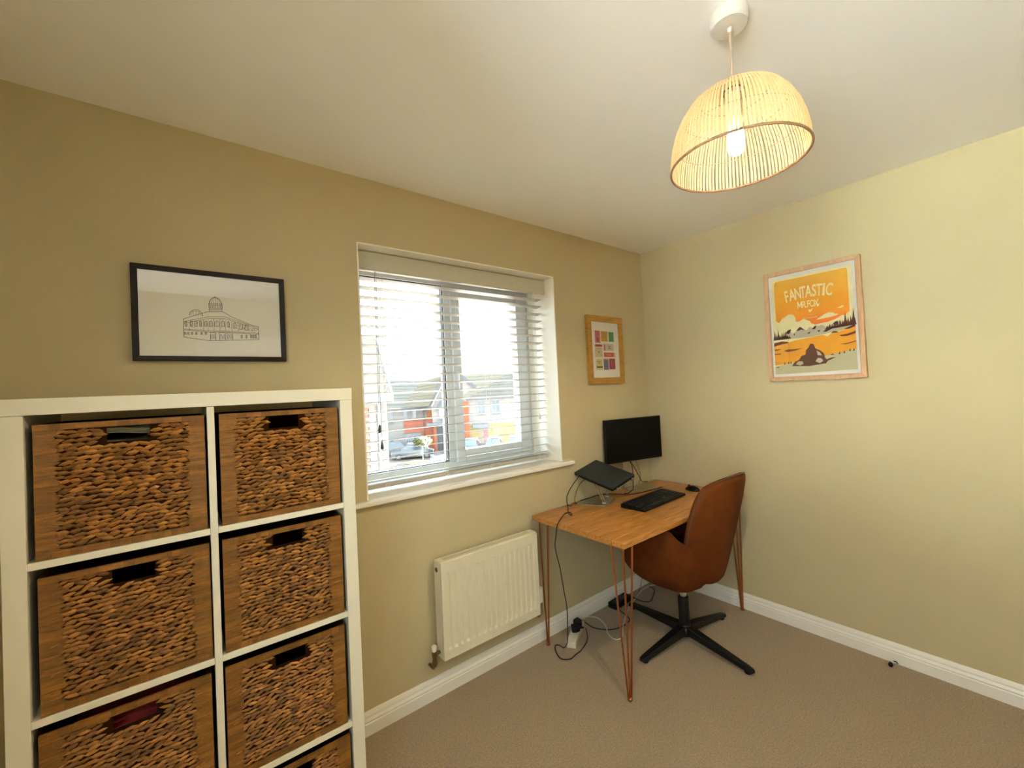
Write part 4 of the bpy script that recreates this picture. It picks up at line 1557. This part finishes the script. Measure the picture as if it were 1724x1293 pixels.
NU, NVV = 14, 16
outer = [[back_pt(-1 + 2 * i / NU, j / NVV, 0) for j in range(NVV + 1)] for i in range(NU + 1)]
inner = [[back_pt((-1 + 2 * i / NU) * .985, .01 + .975 * j / NVV, .050) for j in range(NVV + 1)] for i in range(NU + 1)]
mb = MB(OC)
NB_ = (NU + 1) * (NVV + 1)
vs = [p for row in outer for p in row] + [p for row in inner for p in row]
fs = []
ix = lambda i, j: i * (NVV + 1) + j
for i in range(NU):
    for j in range(NVV):
        fs.append((ix(i, j), ix(i + 1, j), ix(i + 1, j + 1), ix(i, j + 1)))
        fs.append((NB_ + ix(i, j), NB_ + ix(i, j + 1), NB_ + ix(i + 1, j + 1), NB_ + ix(i + 1, j)))
loop = [(i, 0) for i in range(NU)] + [(NU, j) for j in range(NVV)] + [(i, NVV) for i in range(NU, 0, -1)] + [(0, j) for j in range(NVV, 0, -1)]
for a, b_ in zip(loop, loop[1:] + loop[:1]):
    fs.append((ix(*a), NB_ + ix(*a), NB_ + ix(*b_), ix(*b_)))
mb.add(vs, fs)
mb.build('backrest', VELVET, ch, smooth=True, subsurf=1)
mb = MB(OC)
rimp = [back_pt(-1, j / NVV, .006) for j in range(3, NVV + 1)] + [back_pt(-1 + 2 * i / NU, 1, .006) for i in range(1, NU)] + [back_pt(1, j / NVV, .006) for j in range(NVV, 2, -1)]
rimp = [p - (p - Vector((HX + .05, p.y, .65))).normalized() * .005 for p in rimp]
mb.tube(rimp, .0038, 6)
mb.build('piping', VELVETP, ch, smooth=True)
mb = MB(OC); mb.lathe([(.016, .325), (.016, .23), (.0155, .225)], (HX, HY, 0), 20)
mb.build('gas_lift', CHROME, ch, smooth=True)
mb = MB(OC); mb.lathe([(.11, .326), (.11, .318), (.05, .314), (.045, .300), (.02, .296)], (HX, HY, 0), 20)
mb.build('seat_plate', BLACKM, ch)
mb = MB(OC); mb.lathe([(.02, .238), (.0275, .236), (.0285, .232), (.0285, .085), (.042, .070), (.045, .045), (.04, .030)], (HX, HY, 0), 24)
cs = mb.build('column_sleeve', BLACKM, ch); smooth_by_angle(cs)
for (tx, ty) in ((-.927, -.510), (-.611, -.925), (-.200, -.590), (-.500, -.125)):
    d = Vector((tx - HX, ty - HY, 0))
    Ln = d.length
    d.normalize()
    s_ = Vector((-d.y, d.x, 0))
    rowsL = []
    for t, w, z0, z1 in ((.02, .030, .040, .082), (.09, .026, .036, .072), (Ln - .03, .0185, .014, .034), (Ln - .004, .0165, .012, .028), (Ln, .012, .014, .024)):
        c = Vector((HX, HY, 0)) + d * t
        rowsL.append([c + s_ * w + Vector((0, 0, z0)), c + s_ * w * .8 + Vector((0, 0, z1)), c - s_ * w * .8 + Vector((0, 0, z1)), c - s_ * w + Vector((0, 0, z0)), c + s_ * w + Vector((0, 0, z0))])
    mb = MB(OC)
    mb.grid(rowsL)
    mb.poly(rowsL[0][:4]); mb.poly(rowsL[-1][:4][::-1])
    lg = mb.build('base_leg', BLACKM, ch, bevel=.003)
    mb = MB(OC); c = Vector((HX, HY, 0)) + d * (Ln - .03); mb.lathe([(.014, 0), (.016, .003), (.013, .016)], (c.x, c.y, .0003), 12)
    mb.build('glide', BLACKP, lg)

# ------------------------------------------------------------------ monitor
MXc, MYc, MZc = -.330, -.098, 1.062
myaw = -.2078
mo = thing('monitor', 'black flat monitor switched off on a steel stand at the desk corner', 'monitor', (MXc + .03, MYc + .0, DZ), myaw)
mb = MB()
z0 = MZc - DZ
mb.box(-.245 - .03, .245 - .03, -.012, .012, z0 - .145, z0 + .145)
mb.box(-.17, .11, .012, .026, z0 - .10, z0 + .06)
mb.build('housing', BLACKP, mo, bevel=.003)
mb = MB(); mb.box(-.240 - .03, .240 - .03, -.0135, -.0121, z0 - .136, z0 + .140)
mb.build('screen', SCREEN, mo)
mb = MB(); mb.box(-.108, -.072, .027, .041, .006, z0 - .03); mb.box(-.100, -.080, .0262, .044, z0 - .06, z0 - .02)
mb.build('stand_neck', STEEL, mo, bevel=.002)
mb = MB()
mb.prism([(-.13, -.075, .0003), (.085, -.095, .0003), (.13, .03, .0003), (.02, .055, .0003), (-.10, .045, .0003)], (0, 0, .006))
mb.build('stand_base', STEEL, mo, bevel=.002)

# ------------------------------------------------------------------ laptop on a stand
k_ = .9375
LC = CAM + (Vector((-.603, -.049, .868)) - CAM) * k_
Mz = Matrix.Rotation(D2R(-92.5), 3, 'Z') @ Matrix.Rotation(D2R(14.6), 3, 'X') @ Matrix.Rotation(D2R(11.4), 3, 'Y')
lp = thing('laptop', 'closed black laptop tilted on a folding metal stand beside the monitor', 'laptop', LC)
lp.rotation_euler = Mz.to_euler()
w_, h_ = .30, .20625
mb = MB(); mb.box(-w_ / 2, w_ / 2, -h_ / 2, h_ / 2, -.0085, 0)
mb.build('lid', LAPM, lp, bevel=.003)
mb = MB(); mb.box(-w_ / 2 + .001, w_ / 2 - .001, -h_ / 2 + .001, h_ / 2 - .001, -.0215, -.0095)
mb.build('base', BLACKP, lp, bevel=.003)
mb = MB(); mb.tube([(-w_ / 2 + .03, h_ / 2 - .006, -.0095), (w_ / 2 - .03, h_ / 2 - .006, -.0095)], .005, 8)
mb.build('hinge', BLACKP, lp)


def lw(x, y, z):
    return LC + Mz @ Vector((x, y, z))


SB = Vector((-.775, -.150, DZ))
sd = thing('laptop_stand', 'folding aluminium laptop stand on the desk, under the closed laptop', 'stand', SB)
OS = tuple(SB)
mb = MB(OS)
base = [(-.895, -.078), (-.818, -.222), (-.790, -.226), (-.640, -.160), (-.690, -.045), (-.86, -.052)]
mb.prism([(x, y, DZ + .0003) for x, y in base], (0, 0, .005))
mb.build('base_plate', STEEL, sd, bevel=.0015)
mb = MB(OS)
for a, b_ in (((-.792, -.205), (.02, -h_ / 2 + .006)), ((-.665, -.120), (.0, h_ / 2 - .03))):
    top_ = lw(b_[0], b_[1], -.024)
    bot = Vector((a[0], a[1], DZ + .012))
    for off in (-.006, .006):
        o_ = Vector((.5, -.8, 0)).normalized() * off
        mb.tube([bot + o_, top_ + o_], .0032, 8)
    mb.tube([bot + Vector((.006, -.011, 0)), bot - Vector((.006, -.011, 0))], .008, 12)
mb.build('arm', CHROME, sd)
mb = MB(OS)
pp = [lw(x, y, -.0225) for x, y in ((-.09, -.09), (.11, -.09), (.11, .09), (-.09, .09))]
nn = (Mz @ Vector((0, 0, -1))) * .003
mb.prism(pp, nn)
mb.build('support_plate', STEEL, sd)
mb = MB(OS)
for x in (.10, .13):
    pass
for y in (-.07, .07):
    mb.tube([lw(w_ / 2 - .02, y, -.026), lw(w_ / 2 + .008, y, -.026), lw(w_ / 2 + .008, y, -.008)], .004, 8)
mb.build('front_hook', STEEL, sd, smooth=True)

# ------------------------------------------------------------------ keyboard and mouse
kp = [Vector(p) for p in ((-.745, -.300, 0), (-.800, -.470, 0), (-.318, -.452, 0), (-.270, -.262, 0))]
kc = sum(kp, Vector()) / 4
kdir = ((kp[2] - kp[1]) + (kp[3] - kp[0])).normalized()
kyaw = math.atan2(kdir.y, kdir.x)
kb = thing('keyboard', 'black full size keyboard lying on the desk in front of the monitor', 'keyboard', (kc.x, kc.y, DZ), kyaw)
KW, KH = .470, .158
mb = MB()
mb.add([(-KW / 2, -KH / 2, .0003), (KW / 2, -KH / 2, .0003), (KW / 2, KH / 2, .0003), (-KW / 2, KH / 2, .0003), (-KW / 2, -KH / 2, .014), (KW / 2, -KH / 2, .014), (KW / 2, KH / 2, .024), (-KW / 2, KH / 2, .024)],
       [(0, 3, 2, 1), (4, 5, 6, 7), (0, 1, 5, 4), (1, 2, 6, 5), (2, 3, 7, 6), (3, 0, 4, 7)])
mb.build('keyboard_body', BLACKP, kb, bevel=.004)
key_me = {}


def key(x, y, w, h=.0165):
    k = round(w, 4)
    if k not in key_me:
        mb = MB()
        a, t = w / 2, h / 2
        mb.add([(-a, -t, 0), (a, -t, 0), (a, t, 0), (-a, t, 0), (-a + .0018, -t + .0012, .0055), (a - .0018, -t + .0012, .0055), (a - .0018, t - .0018, .0055), (-a + .0018, t - .0018, .0055)],
               [(0, 3, 2, 1), (4, 5, 6, 7), (0, 1, 5, 4), (1, 2, 6, 5), (2, 3, 7, 6), (3, 0, 4, 7)])
        o = mb.build('key', KEYM, kb)
        key_me[k] = o.data
    else:
        o = bpy.data.objects.new('key', key_me[k])
        COL.objects.link(o)
        o.parent = kb
    o.location = (x, y, .014 + (y + KH / 2) / KH * .010 + .0002)
    o.rotation_euler = (math.atan2(.010, KH), 0, 0)


U = .0187
x_l = -KW / 2 + .014
for r_i in range(6):
    y = KH / 2 - .018 - r_i * .0245 + (.004 if r_i == 0 else 0)
    x = x_l
    if r_i == 5:
        ws = [1.25, 1.25, 1.25, 6.25, 1.25, 1.25, 1.25, 1.25]
    elif r_i == 4:
        ws = [2.25] + [1] * 10 + [2.75]
    elif r_i == 3:
        ws = [1.75] + [1] * 11 + [2.25]
    elif r_i == 2:
        ws = [1.5] + [1] * 12 + [1.5]
    else:
        ws = [1] * 13 + [2]
    for w in ws:
        key(x + w * U / 2, y, w * U - .0018)
        x += w * U
    x += .006
    if r_i not in (3,):
        cols = 3 if r_i != 4 else 1
        x2 = x + (0 if cols == 3 else U)
        for q in range(cols):
            key(x2 + q * U + U / 2, y, U - .0018)
    x += 3 * U + .006
    for q in range(4):
        key(x + q * U * .98 + U / 2, y, U - .0018)

ms = thing('mouse', 'black computer mouse on the desk to the right of the keyboard', 'mouse', (-.150, -.402, DZ), D2R(75))
mb = MB()
Pm = []
for i in range(17):
    t = i / 16
    xx = -.054 + .108 * t
    e_ = max(0, 1 - ((t - .5) / .5) ** 2)
    w = .031 * e_ ** .4
    hh = .034 * (e_ ** .5) * (1 - .22 * t)
    Pm.append([(xx, w * math.cos(math.pi * j / 10), .0004 + hh * math.sin(math.pi * j / 10)) for j in range(11)])
mb.grid(Pm)
mb.grid([[row[0], row[-1]] for row in Pm])
mb.build('mouse_body', BLACKP, ms, smooth=True)
mb = MB(); mb.lathe([(.003, -.003), (.0065, -.003), (.0065, .003), (.003, .003)], (.030, 0, .0265), 12, 0, True, Matrix.Rotation(D2R(90), 3, 'X'))
mb.build('scroll_wheel', KEYM, ms)

# ------------------------------------------------------------------ cables, power strip, small bits


def cable(name, label, pts, r, m_, k=6, cat='cable'):
    o_ = Vector(pts[0])
    mb = MB(o_)
    mb.tube(spline(pts, k), r, 7)
    o = mb.build(name, m_, loc=o_, smooth=True)
    return tag(o, label, cat)


pj = lw(-.135, -h_ / 2 - .004, -.015)
cable('charging_cable', 'black charging cable looping from the laptop over the desk edge down to the floor', [
    pj, (-.905, -.115, .905), (-.945, -.105, .865), (-.985, -.090, .80), (-1.005, -.110, .745), (-1.055, -.165, .7335), (-1.080, -.208, .7325), (-1.062, -.198, .7325), (-1.045, -.165, .7325),
    (-1.085, -.165, .733), (-1.15, -.205, .733), (-1.212, -.248, .733), (-1.2235, -.246, .715), (-1.224, -.235, .66), (-1.224, -.225, .60), (-1.225, -.255, .50), (-1.225, -.275, .40), (-1.225, -.292, .31), (-1.215, -.28, .22), (-1.175, -.23, .09), (-1.140, -.165, .018),
    (-1.130, -.115, .005), (-1.150, -.105, .005), (-1.185, -.15, .005), (-1.203, -.205, .005), (-1.170, -.240, .005), (-1.125, -.235, .005), (-1.06, -.225, .006), (-.99, -.20, .02), (-.955, -.158, .050)], .0026, CABLEB)
cable('thin_cable', 'thin black cable hanging from the left end of the laptop to the desk', [lw(-.06, -h_ / 2 - .001, -.016), (-.895, -.105, .85), (-.905, -.075, .775), (-.900, -.072, .735), (-.86, -.050, .7322), (-.80, -.042, .7322)], .0018, CABLEB)
cable('loop_cable', 'black cable loop lying on the desk beneath the laptop', [(-.935, -.050, .7325), (-.965, -.065, .738), (-.975, -.10, .742), (-.95, -.085, .7335), (-.905, -.05, .7325), (-.87, -.046, .7325)], .002, CABLEB)
cable('desk_cable', 'black cable running over the desk between laptop stand and monitor base', [(-.82, -.040, .7325), (-.74, -.042, .7325), (-.64, -.038, .7325), (-.57, -.075, .7325), (-.53, -.145, .7325), (-.48, -.185, .7325), (-.38, -.205, .7325), (-.27, -.215, .7325), (-.20, -.215, .7325)], .0028, CABLEB)
cable('monitor_cable', 'thick black cable dropping from the monitor in front of its stand', [(-.318, -.050, .906), (-.325, -.066, .88), (-.338, -.08, .82), (-.375, -.105, .765), (-.425, -.14, .7435), (-.455, -.149, .7425), (-.490, -.15, .735), (-.51, -.13, .7325)], .003, CABLEB)
cable('monitor_cable', 'black power cable curving from the monitor down to the right of its stand', [(-.322, -.046, .900), (-.300, -.052, .88), (-.262, -.052, .83), (-.215, -.048, .77), (-.180, -.040, .740), (-.12, -.040, .7325)], .0028, CABLEB)
cable('monitor_cable', 'thinnest black wire hanging furthest right behind the monitor', [(-.262, -.058, .911), (-.252, -.055, .88), (-.215, -.048, .82), (-.205, -.043, .765), (-.20, -.024, .72), (-.20, -.022, .55), (-.21, -.028, .25), (-.25, -.040, .06), (-.32, -.06, .006)], .0015, CABLEB)
cable('white_mains_cable', 'white mains cable looping on the carpet and running along the corner baseboards', [
    (-.905, -.095, .055), (-.86, -.075, .045), (-.80, -.062, .02), (-.765, -.075, .006), (-.775, -.13, .005), (-.805, -.182, .005), (-.847, -.226, .005), (-.864, -.278, .005), (-.844, -.305, .005), (-.80, -.296, .005), (-.73, -.245, .005), (-.60, -.17, .005), (-.479, -.118, .005), (-.37, -.085, .005),
    (-.26, -.055, .006), (-.17, -.060, .006), (-.105, -.090, .006), (-.065, -.125, .006), (-.042, -.17, .006), (-.032, -.24, .006), (-.035, -.34, .005)], .0034, CABLEW)
ps = thing('power_strip', 'white extension socket on the carpet with black plugs in it', 'power strip', (-1.0, -.118, 0), D2R(31))
mb = MB(); mb.box(-.115, .115, -.027, .027, .0005, .036)
mb.build('socket_body', PLASW, ps, bevel=.005)
for x in (.0, .06):
    mb = MB(); mb.box(x - .020, x + .020, -.0215, .0215, .0361, .0372)
    mb.build('socket_face', PLASW, ps)
for x, lab in ((.0, 'black plug at the near end of the white extension socket'), (.062, 'black plug at the far end of the white extension socket')):
    c = Vector((-1.0, -.118, .0374)) + Matrix.Rotation(D2R(31), 3, 'Z') @ Vector((x, 0, 0))
    mb = MB(); mb.prism([(-.024, -.022, 0), (.024, -.022, 0), (.026, .006, 0), (.012, .026, 0), (-.012, .026, 0), (-.026, .006, 0)], (0, 0, .026))
    mb.lathe([(.006, .018), (.007, .022), (.0045, .05)], (0, 0, .015), 10, 0, True, Matrix.Rotation(D2R(-90), 3, 'X'))
    o = mb.build('plug', BLACKP, bevel=.003, loc=c)
    o.rotation_euler = (0, 0, D2R(31) + (D2R(200) if x < .01 else D2R(-75)))
    tag(o, lab, 'plug')
cable('black_floor_cable', 'black mains cable on the carpet from the extension socket to the black adapter', [(-.905, -.105, .045), (-.87, -.135, .012), (-.82, -.20, .005), (-.75, -.235, .005), (-.68, -.235, .005), (-.63, -.215, .005), (-.60, -.13, .006), (-.59, -.10, .012)], .003, CABLEB)
cable('black_floor_cable', 'black cable curving on the carpet behind the chair base to the right wall', [(-.42, -.075, .02), (-.40, -.14, .006), (-.36, -.18, .005), (-.29, -.155, .005), (-.22, -.12, .005), (-.19, -.085, .005), (-.195, -.05, .006)], .003, CABLEB)
ad = thing('power_adapter', 'black power adapter block on the carpet against the baseboard under the desk', 'adapter', (-.52, -.062, 0), D2R(4))
mb = MB(); mb.box(-.09, .09, -.033, .033, .0004, .036)
mb.build('adapter_body', BLACKP, ad, bevel=.006)
mb = MB(); mb.box(-.06, .06, -.02, .02, .0362, .0366)
mb.build('rating_label', mat('grey_label', '#2b2b2d', .6, var=.05, vscale=50), ad)
cx_ = thing('coax_outlet', 'small black cable end poking from the carpet at the right baseboard', 'cable', (-.045, -1.334, 0))
mb = MB((-.045, -1.334, 0)); mb.lathe([(.004, -.010), (.0085, -.008), (.0095, 0), (.0085, .008), (.004, .010)], (-.064, -1.330, .011), 14, 0, True, Matrix.Rotation(D2R(70), 3, 'Y'))
mb.build('connector', BLACKP, cx_, smooth=True)
mb = MB((-.045, -1.334, 0)); mb.tube(spline([(-.058, -1.331, .013), (-.040, -1.336, .016), (-.026, -1.342, .014), (-.0185, -1.348, .004)], 5), .0028, 7)
mb.build('cable_tail', CABLEB, cx_, smooth=True)
mb = MB((-.045, -1.334, 0)); mb.lathe([(.0055, -.006), (.0065, 0), (.0055, .006)], (-.049, -1.334, .0155), 12, 0, True, Matrix.Rotation(D2R(70), 3, 'Y'))
mb.build('collar', PLASW, cx_, smooth=True)
